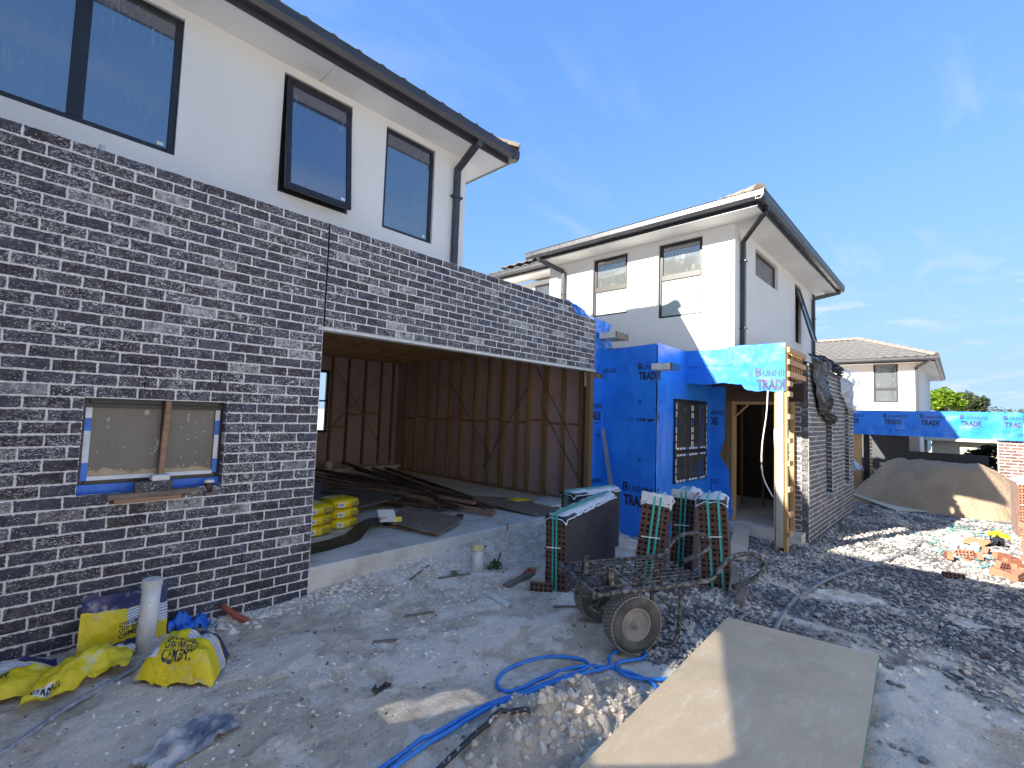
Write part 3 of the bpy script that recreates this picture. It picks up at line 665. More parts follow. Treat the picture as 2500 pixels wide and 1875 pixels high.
mb = MB(); Fk.box(mb, -1.69, -.775, 1.735, 1.765, -.01, .006); mb.build('head_track', 'window_frame', w)
# upper wall
W1, W2, W3 = (-3.6, -1.115, 4.18, 5.57), (-.16, .67, 4.19, 5.58), (1.16, 1.97, 4.19, 5.58)
FU = FY(1.0); mb = MB(); wall(mb, FU, -4.2, 2.563, 3.3, 5.68, .1, [W1, W2, W3]); mb.box(2.463, 2.563, 1.1, 9, 3.3, 5.68); mb.build('rendered_wall', 'render', H1)
window(FU, *W1, H1, [(-3.55, -1.89, 4.23, 5.52, 'glass_film'), (-1.78, -1.175, 4.24, 5.51, 'glass_film')], .06, .06, -.035, bars=((-1.89, -1.78, 4.24, 5.51),), stickers=((-1.25, 4.26, .05),), label='wide dark framed window with streaky film')
wA = window(FU, *W2, H1, [], .035, .06, -.03, label='awning window pushed open at the bottom')
mb = MB()
def sash_pt(u, v, n): return FU.p(u, v, n + .02 + (5.53 - v) * .095)
def sbox(mb, a, b, c, d, n0, n1): mb.hexa([sash_pt(a, c, n0), sash_pt(b, c, n0), sash_pt(b, c, n1), sash_pt(a, c, n1), sash_pt(a, d, n0), sash_pt(b, d, n0), sash_pt(b, d, n1), sash_pt(a, d, n1)])
for a, b, c, d in ((-.135, -.075, 4.2, 5.53), (.585, .645, 4.2, 5.53), (-.075, .585, 4.2, 4.27), (-.075, .585, 5.46, 5.53)): sbox(mb, a, b, c, d, -.03, .012)
mb.build('sash', 'window_frame', wA, bevel=.004)
mb = MB(); sbox(mb, -.08, .59, 4.265, 5.465, -.015, -.008); mb.build('pane', 'glass_film', wA)
mb = MB(); sbox(mb, .52, .57, 4.29, 4.32, -.008, -.006); mb.build('sticker', 'label_white', wA)
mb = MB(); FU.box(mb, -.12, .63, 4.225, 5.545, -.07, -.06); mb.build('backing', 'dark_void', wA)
window(FU, *W3, H1, [(1.21, 1.92, 4.24, 5.53, 'glass_film')], .05, .06, -.035, stickers=((1.84, 4.27, .05),), label='fixed dark framed window nearest the downpipe')
# eaves
for a, b in ((-4.2, .232), (.238, 3.02)):
    mb = MB(); mb.box(a, b, .57, .997, 5.672, 5.684); mb.build('soffit_panel', 'soffit', H1)
mb = MB(); mb.box(2.566, 3.02, 1.0, 9, 5.672, 5.684); mb.build('soffit_panel', 'soffit', H1)
mb = MB(); mb.box(-4.2, 3.035, .55, .57, 5.664, 5.86); mb.box(3.02, 3.035, .57, 9, 5.664, 5.86); mb.build('fascia', 'charcoal_metal', H1)
mb = MB(); gutter_run(mb, (-4.2, .549, 5.872), (3.15, .549, 5.872), (0, -1, 0)); gutter_run(mb, (3.036, .43, 5.87), (3.036, 9, 5.87), (1, 0, 0)); mb.build('gutter', 'charcoal_metal', H1)
mb = MB(); t22 = math.tan(R(21))
tiled(mb, (-4.2, .46, 5.87), (3.1, .46, 5.87), (-.9, 4.46, 5.87 + 4 * t22), (-4.2, 4.46, 5.87 + 4 * t22), 24, 13); tiled(mb, (3.1, .46, 5.87), (3.1, 8.46, 5.87), (-.9, 4.46, 5.87 + 4 * t22), (-.9, 4.461, 5.87 + 4 * t22), 24, 13)
tiled(mb, (3.1, 8.46, 5.87), (-4.2, 8.46, 5.87), (-4.2, 4.46, 5.87 + 4 * t22), (-.9, 4.46, 5.87 + 4 * t22), 24, 13)
rf = mb.build('roof', 'tile', H1)
mb = MB(); hip_caps(mb, (3.13, .43, 5.90), (-.9, 4.46, 5.93 + 4 * t22), 14); mb.build('hip_capping', 'ridge_tile', rf)
mb = MB(); mb.bar((2.36, .955, 3.3), (2.36, .955, 5.46), .1, .06, (0, 1, 0)); mb.bar((2.36, .96, 5.44), (2.36, .50, 5.70), .1, .06, (0, 1, 0)); mb.bar((2.36, .49, 5.66), (2.36, .49, 5.78), .1, .06, (0, 1, 0))
dp = mb.build('downpipe', 'charcoal_metal', H1, bevel=.008, seg=2)
mb = MB(); mb.box(2.27, 2.45, .915, .998, 5.0, 5.03); mb.build('bracket', 'charcoal_metal', dp)
# flat roof behind the parapet; unseen rear block added to keep the sun out
mb = MB(); mb.box(-4.2, 1.6, 6.6, 9, -.3, 5.6); mb.build('sun_block', 'render', H1)
mb = MB(); mb.box(-3.0, 4.7, .115, 6.55, 3.24, 3.3); mb.build('garage_roof', 'galv', H1)
# garage inside
SZ = .26
mb = MB(); mb.box(-.6, 5.14, .03, 6.1, -.5, SZ); mb.box(-.6, 5.14, 6.1, 6.5, -.5, SZ + .11)
slab = mb.build('garage_slab', 'slab', H1, bevel=.01)
XR, YB = 4.95, 6.3
mb = MB(); mb.box(XR + .075, XR + .1, .12, YB + .14, SZ, 3.22); mb.build('insulation', 'insulation', H1)
mb = MB(); Fb = FY(YB + .09); wall(mb, Fb, -.6, XR + .075, SZ, 3.22, .02, [(2.1, 3.1, 1.2, 2.66)]); mb.build('insulation', 'insulation', H1)
mb = MB(); mb.box(-.16, -.12, .12, YB, SZ, 3.24); mb.build('side_lining', 'insulation', H1)
sy = [.14, .42, .82, 1.26, 1.68, 1.98, 2.4, 2.82, 3.25, 3.7, 4.12, 4.56, 4.96, 5.4, 5.85]
for k, y in enumerate(sy):
    wdt = .045 if k not in (1, 3, 6) else .085
    mb = MB(); mb.box(XR - .01, XR + .07, y - wdt / 2, y + wdt / 2, SZ + .045, 3.0); mb.build('stud', 'stud', H1)
mb = MB(); mb.box(XR - .02, XR + .07, .115, YB - .002, SZ, SZ + .04); mb.build('bottom_plate', 'stud', H1)
for k in range(len(sy) - 1):
    z = 1.62 + (.05 if k % 3 == 0 else 0) - k * .004; mb = MB(); mb.box(XR, XR + .066, sy[k] + .043, sy[k + 1] - .043, z, z + .04); mb.build('noggin', 'stud', H1)
for a, b in (((.35, 1.0), (1.5, 2.75)), ((.3, .5), (1.35, 2.0)), ((1.7, 2.3), (2.9, .6)), ((2.6, .8), (4.2, 2.6))):
    mb = MB(); mb.bar((XR - .016, a[0], a[1]), (XR - .016, b[0], b[1]), .003, .022, (1, 0, 0)); mb.build('brace_strap', 'old_timber', H1)
for x in (.2, .65, 1.1, 1.55, 2.02, 3.18, 3.6, 4.05, 4.5, 4.85):
    mb = MB(); mb.box(x - .022, x + .022, YB, YB + .07, SZ + .15, 3.0); mb.build('stud', 'stud', H1)
for a, b, z in ((3.2, 3.58, 1.3), (3.62, 4.03, 1.62), (4.07, 4.48, 1.66), (.22, 2.0, 1.65)):
    mb = MB(); mb.box(a, b, YB + .004, YB + .066, z, z + .04); mb.build('noggin', 'stud', H1)
for a, b in (((2.4, .5), (4.6, 2.8)), ((3.2, 2.8), (4.7, .6))):
    mb = MB(); mb.bar((a[0], YB - .006, a[1]), (b[0], YB - .006, b[1]), .022, .003, (0, 1, 0)); mb.build('brace_strap', 'stud', H1)
window(FY(YB), 2.1, 3.1, 1.2, 2.66, H1, [], .06, .06, -.02, bars=((2.16, 3.04, 1.92, 1.96),), label='dark window frame letting daylight into the garage back wall')
for y in np.arange(.35, YB, .45):
    mb = MB(); mb.box(-.12, XR + .06, y, y + .045, 2.99, 3.18); mb.build('joist', 'stud', H1)
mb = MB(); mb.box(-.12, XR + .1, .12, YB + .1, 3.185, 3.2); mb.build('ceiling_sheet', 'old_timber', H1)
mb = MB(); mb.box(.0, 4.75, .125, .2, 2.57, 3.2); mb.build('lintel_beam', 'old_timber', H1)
mb = MB(); mb.box(4.66, 4.76, .03, .11, SZ, 2.545); mb.build('jamb_stud', 'stud', H1)
# unseen shell added to shade the drive, its gaps shaped to make sun patches
shade_shell = thing('added_shade_shell', 'unseen rendered shell added beside the dark brick wall to shade the drive', 'house', (-5.5, -1.4, 0))
mb = MB(); Yc = [-2.9, -2.46, -2.2, -1.85, -1.5, -1.36]; up_ = [None, 2.29, 2.5, 2.77, 3.06, 3.1]; lo_ = [None, 2.2, 1.95, 2.1, 2.75, 3.06]
X0 = -3.1
mb.quad((X0, -2.9, -.2), (X0, -2.46, -.2), (X0, -2.46, 5.5), (X0, -2.9, 5.5))
for k in range(1, 5):
    a, b = Yc[k], Yc[k + 1]
    mb.quad((X0, a, -.2), (X0, b, -.2), (X0, b, lo_[k + 1]), (X0, a, lo_[k])); mb.quad((X0, a, up_[k]), (X0, b, up_[k + 1]), (X0, b, 5.5), (X0, a, 5.5))
for a, b, c, d in ((-1.36, -1.33, -.2, 5.5), (-1.33, -1.12, -.2, 1.6), (-1.33, -1.12, 1.9, 5.5), (-1.12, 1.0, -.2, 5.5)): mb.quad((X0, a, c), (X0, b, c), (X0, b, d), (X0, a, d))
FB = Fr((-6, 0, 0), (0, -1, 0), (-1, 0, 0)); wall(mb, FB, -1.0, 2.9, -.2, 5.5, .1, [(.08, 1.75, 3.2, 4.95)])
mb.box(-6, X0, -2.9, -2.85, -.2, 5.5); mb.build('wall', 'render', shade_shell)
for k in range(66):                                          # slats added to dim the sunbeam through the raked gap
    z = 1.95 + k * .018; mb = MB(); mb.box(X0 - .03, X0 - .022, -2.48, -1.34, z, z + .0075); mb.build('dimming_slat', 'pine_h', shade_shell)
for k in range(20):  # more slats added to weaken the beam through the small gap
    z = 1.59 + k * .018; mb = MB(); mb.box(X0 - .03, X0 - .022, -1.34, -1.10, z, z + .0105); mb.build('dimming_slat', 'pine_h', shade_shell)
# unseen house added across the drive; its sunlit wall bounces light this way
bounce_house = thing('townhouse', 'unseen cream rendered house added across the drive to bounce sunlight back', 'house', (4, -11, 0))
Fn = Fr((0, -9.2, 0), (-1, 0, 0), (0, 1, 0)); mb = MB(); wh = [(-12, -10.6, 1, 2.2), (-9, -7.4, 3.8, 5), (-6, -4.6, 1, 2.2), (-2, -.6, 3.8, 5), (1.5, 3, 1, 2.2), (5, 6.4, 3.8, 5)]
wall(mb, Fn, -14, 8, -.6, 5.6, .2, wh); mb.build('rendered_wall', 'render', bounce_house)
for w_ in wh: window(Fn, *w_, bounce_house, [(w_[0] + .05, w_[1] - .05, w_[2] + .05, w_[3] - .05, 'glass_dark')])
mb = MB(); tiled(mb, (14.5, -8.75, 5.6), (-8.5, -8.75, 5.6), (-8.5, -14, 7.6), (14.5, -14, 7.6), 40, 12); mb.build('roof', 'tile', bounce_house)
mb = MB(); mb.box(-6.45, -2.65, -3.35, .42, 5.4, 5.5); mb.build('roof', 'tile', shade_shell)  # eave of the added shell, placed to shade the drive
# ------------------------------------------------------------------ blue wrap with lettering
def wrap_sheet(parent, F, u0, u1, v0, v1, amp=.014, seed=0, bottom=None, top=None, rightf=None, nu=None, nv=None, n=.02, name='house_wrap'):
    nu = nu or max(6, int((u1 - u0) / .05)); nv = nv or max(6, int((v1 - v0) / .05))
    def disp(u, v): return n + amp * (fbm(u * 2.2 + seed, v * 1.1, seed) + .5 * fbm(u * 5 + v * 3 + seed, v * 4 - u * 2, seed + 4)) 
    def fn(a, b):
        u = u0 + (u1 - u0) * a; lo = bottom(a) if bottom else v0; hi = top(a) if top else v1
        v = lo + (hi - lo) * b
        if rightf: u = u0 + (rightf(b) - u0) * a
        return F.p(u, v, disp(u, v))
    mb = MB(); mb.grid(fn, nu, nv); o = mb.build(name, 'wrap', parent, smooth=True)
    return o, (lambda u, v, e=.004: F.p(u, v, disp(u, v) + e))
def stamp(parent, surf0, u, v, w, small=True, part=None, nm='lettering', ink='wrap_ink', lim=(-9, 99)):
    surf_ = lambda a, b: surf0(min(max(a, lim[0]), lim[1]), b)
    """the shop's print: name over a heavier second word, w wide"""
    mb = MB()
    if part in (None, 'top', 'both'):
        q = w * .20
        # striped mark standing for the first letter
        for k in range(3):
            mb.quad(*[surf_(u + a * q, v + b * q) for a, b in ((.0, .12 + .3 * k), (.62, .36 + .3 * k), (.62, .50 + .3 * k), (.0, .26 + .3 * k))])
        letter(mb, 'B', lambda x, y: surf_(u + x, v + y), q * .8, q * 1.12, .01)
        letter(mb, 'UNNINGS', lambda x, y: surf_(u + q * .92 + x, v + y), w - q * .92, q * .78, .012)
    if part in (None, 'low', 'both'):
        letter(mb, 'TRADE', lambda x, y: surf_(u + w * .03 + x, v - w * .34 + y), w * .74, w * .26, .05)
    if small and part is None: letter(mb, 'By Ametalin', lambda x, y: surf_(u + w * .42 + x, v - w * .45 + y), w * .28, None, .01)
    return mb.build(nm, ink, parent)
def smallprint(parent, surf_, u, v, w):
    mb = MB(); r = w * .07
    P = [surf_(u + r * k * math.cos(i * math.pi / 8), v + r * k * math.sin(i * math.pi / 8)) for k in (1, .5) for i in range(16)]
    mb.add(P, [(i, (i + 1) % 16, 16 + (i + 1) % 16, 16 + i) for i in range(16)])
    mb.quad(*[surf_(u + a, v + b) for a, b in ((w * .4, .012), (w * .95, .014), (w * .95, .03), (w * .4, .028))])
    for k in range(3): mb.quad(*[surf_(u + a, v + b) for a, b in ((w * .38, -.012 - .018 * k), (w * (1 - .12 * k), -.012 - .018 * k), (w * (1 - .12 * k), -.008 - .018 * k), (w * .38, -.008 - .018 * k))])
    mb.build('lettering', 'wrap_ink', parent)

# ------------------------------------------------------------------ the second house
H2 = thing('townhouse', 'white rendered two-storey house with blue wrapped porch and dark brick side wall', 'house', (9, 0, -.3))
XF, YS = 6.38, -1.72
FA = FX(XF); FS = FY(YS)
w1, w2 = (-1.19, -.36, 3.9, 5.14), (.31, 1.16, 3.70, 5.135)           # u = -y
hw, sw = (7.52, 9.06, 4.58, 5.1), (10.50, 11.06, 3.69, 5.09)
mb = MB(); wall(mb, FA, -2.38, 1.72, 3.03, 5.225, .1, [w1, w2]); wall(mb, FY(YS), XF + .1, 12.3, 2.9, 5.225, .1, [hw, sw])
mb.box(XF + .1, 9.0, 2.28, 2.38, 3.0, 5.225); mb.box(8.9, 9.0, 2.38, 8, 3.0, 5.9); mb.box(12.2, 12.3, YS + .1, 6, 2, 5.225)
mb.build('rendered_wall', 'render', H2)
mb = MB(); FA.box(mb, -2.1, -.338, 3.03, 3.9, 0, .0)
def h2win(u0, u1, v0, v1, mid, lab):
    return window(FA, u0, u1, v0, v1, H2, [(u0 + .07, u1 - .07, mid + .12, v1 - .07, 'glass_clear'), (u0 + .05, u1 - .05, v0 + .05, mid, 'glass_frost')], .045, .06, -.05, 'bronze_frame', bars=((u0 + .045, u1 - .045, mid, mid + .11), (u0 + .045, u0 + .07, mid + .11, v1 - .045), (u1 - .07, u1 - .045, mid + .11, v1 - .045)), label=lab)
h2win(*w1, 4.43, 'window with a frosted lower pane beside the corner downpipe'); h2win(*w2, 4.43, 'window with a frosted lower pane crossed by a shadow')
window(FS, *hw, H2, [(7.57, 9.01, 4.63, 5.05, 'glass_clear')], .05, .05, -.06, 'bronze_frame', label='low wide highlight window')
wB = window(FS, *sw, H2, [], .04, .05, -.05, 'bronze_frame', label='tall awning window pushed wide open')
def sp2(u, v, n): return FS.p(u, v, n - .02 + (5.05 - v) * .27)
mb = MB()
def sb2(mb, a, b, c, d, n0, n1): mb.hexa([sp2(a, c, n0), sp2(b, c, n0), sp2(b, c, n1), sp2(a, c, n1), sp2(a, d, n0), sp2(b, d, n0), sp2(b, d, n1), sp2(a, d, n1)])
for a, b, c, d in ((10.53, 10.57, 3.73, 5.05), (10.99, 11.03, 3.73, 5.05), (10.57, 10.99, 3.73, 3.78), (10.57, 10.99, 5.0, 5.05)): sb2(mb, a, b, c, d, -.02, .02)
mb.build('sash', 'bronze_frame', wB); mb = MB(); sb2(mb, 10.57, 10.99, 3.78, 5.0, -.004, .004); mb.build('pane', 'glass_film', wB)
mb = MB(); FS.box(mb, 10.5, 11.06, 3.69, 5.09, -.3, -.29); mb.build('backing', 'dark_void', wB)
# eaves
EX, EY = 5.885, -2.222
for a in ((EX + .015, XF - .002, EY + .015, 2.30), (XF - .002, 12.78, EY + .015, YS - .002)):
    mb = MB(); mb.box(a[0], a[1], a[2], a[3], 5.226, 5.24); mb.build('soffit_panel', 'soffit', H2)
mb = MB(); mb.box(EX, EX + .015, EY, 2.5, 5.22, 5.40); mb.box(EX + .015, 12.8, EY, EY + .015, 5.22, 5.40); mb.box(12.8, 12.815, EY, 6, 5.22, 5.40)
mb.build('fascia', 'charcoal_metal', H2)
mb = MB(); gutter_run(mb, (EX - .001, EY - .12, 5.43), (EX - .001, 2.62, 5.43), (-1, 0, 0)); gutter_run(mb, (EX - .12, EY - .001, 5.432), (12.93, EY - .001, 5.432), (0, -1, 0)); mb.build('gutter', 'charcoal_metal', H2)
mb = MB(); k = t22
tiled(mb, (EX - .06, 2.6, 5.43), (EX - .06, EY - .06, 5.43), (EX + 2.4, EY + 2.4, 5.43 + 2.46 * k), (EX + 2.4, 2.6, 5.43 + 2.46 * k), 16, 8); tiled(mb, (EX - .06, EY - .06, 5.43), (12.9, EY - .06, 5.43), (10.5, EY + 2.4, 5.43 + 2.46 * k), (EX + 2.4, EY + 2.4, 5.43 + 2.46 * k), 24, 8)
tiled(mb, (12.9, EY - .06, 5.43), (12.9, 2.6, 5.43), (10.5, 2.6, 5.43 + 2.46 * k), (10.5, EY + 2.4, 5.43 + 2.46 * k), 16, 8)
tiled(mb, (EX + 2.4, 6, 5.43 + 2.4 * k), (EX + 2.4, EY + 2.4, 5.43 + 2.46 * k), (10.5, EY + 2.4, 5.43 + 2.46 * k), (10.5, 6, 5.43 + 2.4 * k), 16, 4)
rf = mb.build('roof', 'tile', H2); mb = MB(); hip_caps(mb, (EX - .05, EY - .05, 5.46), (EX + 2.4, EY + 2.4, 5.46 + 2.46 * k), 9); mb.build('hip_capping', 'ridge_tile', rf); mb = MB(); hip_caps(mb, (12.9, EY - .05, 5.46), (10.5, EY + 2.4, 5.46 + 2.46 * k), 9); mb.build('hip_capping', 'ridge_tile', rf)
# recessed rear part with its own eave
mb = MB(); mb.box(8.4, 8.98, 2.5, 9, 6.0, 6.014); mb.build('soffit_panel', 'soffit', H2)
mb = MB(); mb.box(8.385, 8.4, 2.5, 9, 5.99, 6.2); gutter_run(mb, (8.384, 2.5, 6.22), (8.384, 9, 6.22), (-1, 0, 0)); mb.build('fascia', 'charcoal_metal', H2)
mb = MB(); tiled(mb, (8.3, 9, 6.24), (8.3, 2.5, 6.24), (10.3, 2.5, 7.0), (10.3, 9, 7.0), 18, 6); mb.build('roof', 'tile', H2)
window(FX(8.899), -5.0, -4.1, 4.6, 5.75, H2, [(-4.94, -4.16, 4.66, 5.69, 'glass_dark')], .06, .05, .03, 'bronze_frame', label='small bronze window on the recessed rear wall')
# downpipes
def downpipe(parent, pts, w=.1, d=.06, upv=(0, 1, 0), brk=()):
    mb = MB()
    for a, b in zip(pts, pts[1:]): mb.bar(a, b, w, d, upv)
    o = mb.build('downpipe', 'charcoal_metal', parent, bevel=.008)
    for b in brk: mb = MB(); mb.box(b[0] - .05, b[0] + .05, b[1] - .05, b[1] + .05, b[2], b[2] + .025); mb.build('bracket', 'charcoal_metal', o)
downpipe(H2, [(EX - .05, 2.28, 5.42), (EX - .05, 2.28, 5.25), (XF - .05, 1.95, 5.02), (XF - .05, 1.95, 3.2)], upv=(1, 0, 0), brk=((XF - .05, 1.95, 4.5),))
downpipe(H2, [(EX + .32, EY - .05, 5.42), (EX + .32, EY - .05, 5.24), (6.68, YS - .05, 4.98), (6.68, YS - .05, 2.95)], brk=((6.68, YS - .05, 4.6), (6.68, YS - .05, 3.4)))
downpipe(H2, [(12.75, EY - .04, 5.42), (12.75, EY - .04, 5.26), (12.22, YS - .05, 5.05), (12.22, YS - .05, 2.0)], brk=((12.22, YS - .05, 4.5),))
mb = MB(); mb.box(12.3, 12.55, -2.1, -1.9, 5.21, 5.226); mb.build('soffit_vent', 'label_white', H2)
mb = MB(); mb.tube(smooth_path([(XF - .01, .24, 3.66), (XF - .06, .30, 3.6), (XF - .09, .36, 3.4), (XF - .1, .26, 3.18), (XF - .16, .1, 3.0)]), .008, 6); mb.build('cable', 'cable_white', H2)
# wrapped lower walls
XA, YA, XD = 5.2, -.9, 7.5
mb = MB(); mb.box(4.78, XA, .13, .2, -.3, 3.3); mb.box(XA + .02, XA + .09, YA + .02, .13, -.3, 3.0); mb.box(XA + .09, XD, YA + .02, YA + .09, -.3, 3.0, 0); mb.box(XA, XF + .1, -.88, 2.3, 2.96, 3.0)
mb.box(XD + .02, XD + .09, -1.2, YA + .09, -.3, 2.5); mb.build('frame_wall', 'stud', H2)
o, s0 = wrap_sheet(H2, FY(.12), 4.77, 5.22, -.2, 2.46, .006, 3); stamp(o, s0, 4.66, 1.93, .58, True, lim=(4.78, 5.21)); stamp(o, s0, 4.62, .64, .56, False, 'top', lim=(4.78, 5.21)); smallprint(o, s0, 4.82, 1.45, .3)
o, s1 = wrap_sheet(H2, FY(.125), 4.74, 5.24, 2.55, 3.32, .012, 5, top=lambda a: 3.42 - .25 * a * a)
def fold(s_, e=.03): return lambda u, v: s_(u, v) if u <= .9 else FY(YA).p(XA + (u - .9), v, e)
o, s1 = wrap_sheet(H2, FX(XA), -.14, .905, -.2, 1.82, .010, 8)
s1 = fold(s1); stamp(o, s1, .32, .56, .66); stamp(o, s1, .52, 1.93, .55, False, 'low'); smallprint(o, s1, .62, 1.1, .4)
oF, s2 = wrap_sheet(H2, FX(XA), -.15, .905, 1.78, 3.03, .016, 12, n=.035, top=lambda a: 2.97 + .05 * a)
s2 = fold(s2, .04); stamp(oF, s2, .57, 2.60, .50); stamp(oF, s2, -.36, 2.56, .52, False, 'top', lim=(-.13, 9)); smallprint(oF, s2, .62, 2.06, .4)
o, s3 = wrap_sheet(H2, FY(YA), XA - .02, XD, -.25, 3.02, .010, 20, top=lambda a: 3.03 - .02 * a)
o, s4 = wrap_sheet(H2, FX(XD), .78, 1.3, -.1, 2.45, .014, 26, rightf=lambda b: lerp_tab(b, [0, .08, .2, .38, .48, .6, 1], [1.36, 1.34, 1.30, 1.26, 1.09, 1.19, 1.2]))
stamp(o, s4, .62, 1.90, .56, lim=(.79, 9)); stamp(o, s4, .52, .57, .56, lim=(.79, 9))
# upper wrap bunched over the low roof behind the brick end
mb = MB(); mb.grid(lambda a, b: (4.05 + 1.35 * a, .16 - .12 * math.sin(b * 3) + .05 * fbm(a * 5, b * 4, 7), 3.66 - .42 * a * a - .55 * b * a + .06 * fbm(a * 6 + 3, b * 5, 2) - .12 * b), 30, 16); mb.build('house_wrap', 'wrap', H2, smooth=True)
mb = MB(); mb.grid(lambda a, b: (4.76 + .55 * a, .1 - .05 * b + .05 * fbm(a * 5, b * 4, 17), 2.6 + .9 * b - .05 * a + .04 * fbm(a * 6 + 3, b * 5, 12)), 16, 22); mb.build('house_wrap', 'wrap', H2, smooth=True)
mb = MB(); mb.box(4.72, 4.86, .1, .2, 2.3, 2.55); mb.build('steel_plate', 'alu_white', H2)
# beam ends poking through the wrap
for x, y, z, sx in ((4.85, -.02, 3.13, .42), (4.92, -.96, 2.56, .34)):
    mb = MB(); mb.box(x, x + .02, y - .28, y + .02, z, z + .1); mb.box(x + .02, x + sx, y - .28, y - .26, z, z + .1); mb.box(x + .02, x + sx, y - .26, y + .02, z + .09, z + .1); mb.box(x + .02, x + sx, y - .26, y + .02, z, z + .012)
    o = mb.build('beam_end', 'alu_white', H2); mb = MB(); mb.box(x + .03, x + sx + .01, y - .30, y - .285, z - .005, z + .105); mb.build('end_cap', 'window_frame', o)
# taped window in the wrap
FW = FY(YA - .03)
wd = window(FW, 5.79, 7.19, .69, 2.14, H2, [(5.85, 6.44, 1.30, 2.08, 'glass_dark'), (6.54, 7.13, 1.30, 2.08, 'glass_dark'), (5.85, 7.13, .75, 1.14, 'glass_dark')], .06, .05, .03, bars=((6.44, 6.54, 1.3, 2.08), (5.85, 7.13, 1.14, 1.30)), label='black three-pane window edged with striped tape in the blue wrap')
def tape_run(u0, v0, u1, v1, wd_):
    L = math.hypot(u1 - u0, v1 - v0); n = max(2, int(L / .12)); 
    for i in range(n):
        a, b = i / n, (i + .72) / n; mb = MB()
        if abs(u1 - u0) > abs(v1 - v0): FW.box(mb, u0 + (u1 - u0) * a, u0 + (u1 - u0) * b, v0, v0 + wd_, .03, .033)
        else: FW.box(mb, u0, u0 + wd_, v0 + (v1 - v0) * a, v0 + (v1 - v0) * b, .03, .033)
        mb.build('tape', 'tape_white' if i % 4 != 3 else 'tape_blue', wd)
for r_ in ((5.81, 1.28, 5.81, 2.1, .03), (6.45, 1.3, 6.45, 2.08, .03), (6.51, 1.3, 6.51, 2.08, .03), (7.14, .75, 7.14, 2.1, .03), (5.85, 1.262, 7.13, 1.262, .035), (5.85, 1.15, 7.13, 1.15, .035), (5.81, .73, 5.81, 1.14, .03), (5.85, .705, 7.13, .705, .035)): tape_run(*r_)
# porch: header, post, rails, door
XH = 6.3
mb = MB(); mb.box(XH + .01, XH + .12, -2.36, YA, 2.46, 3.0); mb.box(XH + .12, XD, -2.3, YA, 2.46, 2.5); mb.build('header_beam', 'old_timber', H2)
mb = MB(); mb.box(XF, 12.3, -2.52, YS, 2.86, 2.9); mb.build('low_roof', 'old_timber', H2)
o, s5 = wrap_sheet(H2, FX(XH), .9, 2.52, 2.4, 3.03, .012, 33, bottom=lambda a: 2.42 + .015 * math.sin(a * 19) + .012 * fbm(a * 14, 0, 2) if a < .60 else 2.28 + .05 * (1 - a) + .10 * max(0, .64 - a) / .04 * .9 + .01 * math.sin(a * 40), top=lambda a: 3.02 + (.035 if a > .44 else 0) + .012 * fbm(a * 9, 3, 1))
stamp(o, s5, 2.08, 2.53, .62, False, lim=(0, 2.51))
for a in ((1.655, 2.74, 1.725, 3.0), (.95, 2.70, 1.72, 2.745)):
    mb = MB(); mb.quad(s5(a[0], a[1]), s5(a[2], a[1] + .03), s5(a[2], a[3] + .02), s5(a[0], a[3])); mb.build('tape', 'tape_blue', o)
mb = MB(); mb.quad(s5(1.95, 2.44), s5(2.0, 2.44), s5(2.10, 3.0), s5(2.05, 3.0)); mb.build('tape', 'tape_blue', o)
post = thing('porch_post', 'raw pine porch post with cement sheet strip and rows of nailed blocks', 'post', (XH + .05, -2.45, -.25))
mb = MB(); mb.box(XH, XH + .09, -2.40, -2.355, -.32, 2.42); mb.build('stud', 'pine', post, bevel=.003)
mb = MB(); mb.box(XH + .01, XH + .1, -2.535, -2.485, -.32, 3.02); mb.build('stud', 'pine', post, bevel=.003)
mb = MB(); mb.box(XH - .022, XH - .012, -2.487, -2.385, -.14, 2.34); mb.build('sheet_strip', 'cement_sheet', post)
mb = MB(); mb.box(XH + .01, XH + .09, -2.483, -2.402, -.3, -.22); mb.build('base_block', 'pine', post)
mb = MB(); mb.box(XH + .07, XH + .085, -2.484, -2.401, -.2, 2.4); mb.build('backing', 'old_timber', post)
for z in (2.41, 2.245, 1.893, 1.517, 1.162, .765, .377, .08):
    mb = MB(); mb.box(XH - .012, XH + .20, -2.575, -2.537, z - .045, z + .035); mb.build('block', 'pine_h', post, bevel=.003)
for z in (2.946, 2.757, 2.563):
    mb = MB(); mb.box(XH - .012, 7.40, -2.575, -2.537, z - .05, z + .035); mb.build('rail', 'pine_h', post, bevel=.003)
for x in np.arange(6.62, 7.4, .16):
    mb = MB(); mb.box(x, x + .045, -2.535, -2.49, 2.5, 3.0); mb.build('stud', 'pine', post)
mb = MB(); mb.tube(smooth_path([(XH - .03, -2.27, 2.30), (XH - .04, -2.25, 1.9), (XH - .05, -2.19, 1.4), (XH - .05, -2.2, .95), (XH - .03, -2.34, .62)]), .010, 6); tag(mb.build('cable', 'cable_white', None, True), 'loose white cable looping down beside the pine porch post', 'cable')
door = thing('door_frame', 'unfinished pine door frame with a corner brace in the porch', 'door frame', (XD, -1.7, -.1))
mb = MB(); mb.box(XD, XD + .09, -1.31, -1.195, -.1, 2.17); mb.build('stud', 'stud', door)
mb = MB(); mb.box(XD - .02, XD + .07, -1.375, -1.315, -.1, 2.165); mb.build('jamb', 'pine', door)
mb = MB(); mb.box(XD - .02, XD + .07, -2.3, -1.376, 2.11, 2.165); mb.build('head', 'pine_h', door)
mb = MB(); mb.bar((XD + .0, -1.376, 1.88), (XD + .0, -1.60, 2.10), .02, .07, (1, 0, 0)); mb.build('brace', 'pine_h', door)
mb = MB(); mb.box(XD - .02, XD + .07, -2.36, -2.3, -.1, 2.165); mb.build('jamb', 'pine', door)
mb = MB(); mb.box(XD, XD + .05, -2.52, -1.2, 2.17, 2.46); mb.build('head_infill', 'old_timber', door)
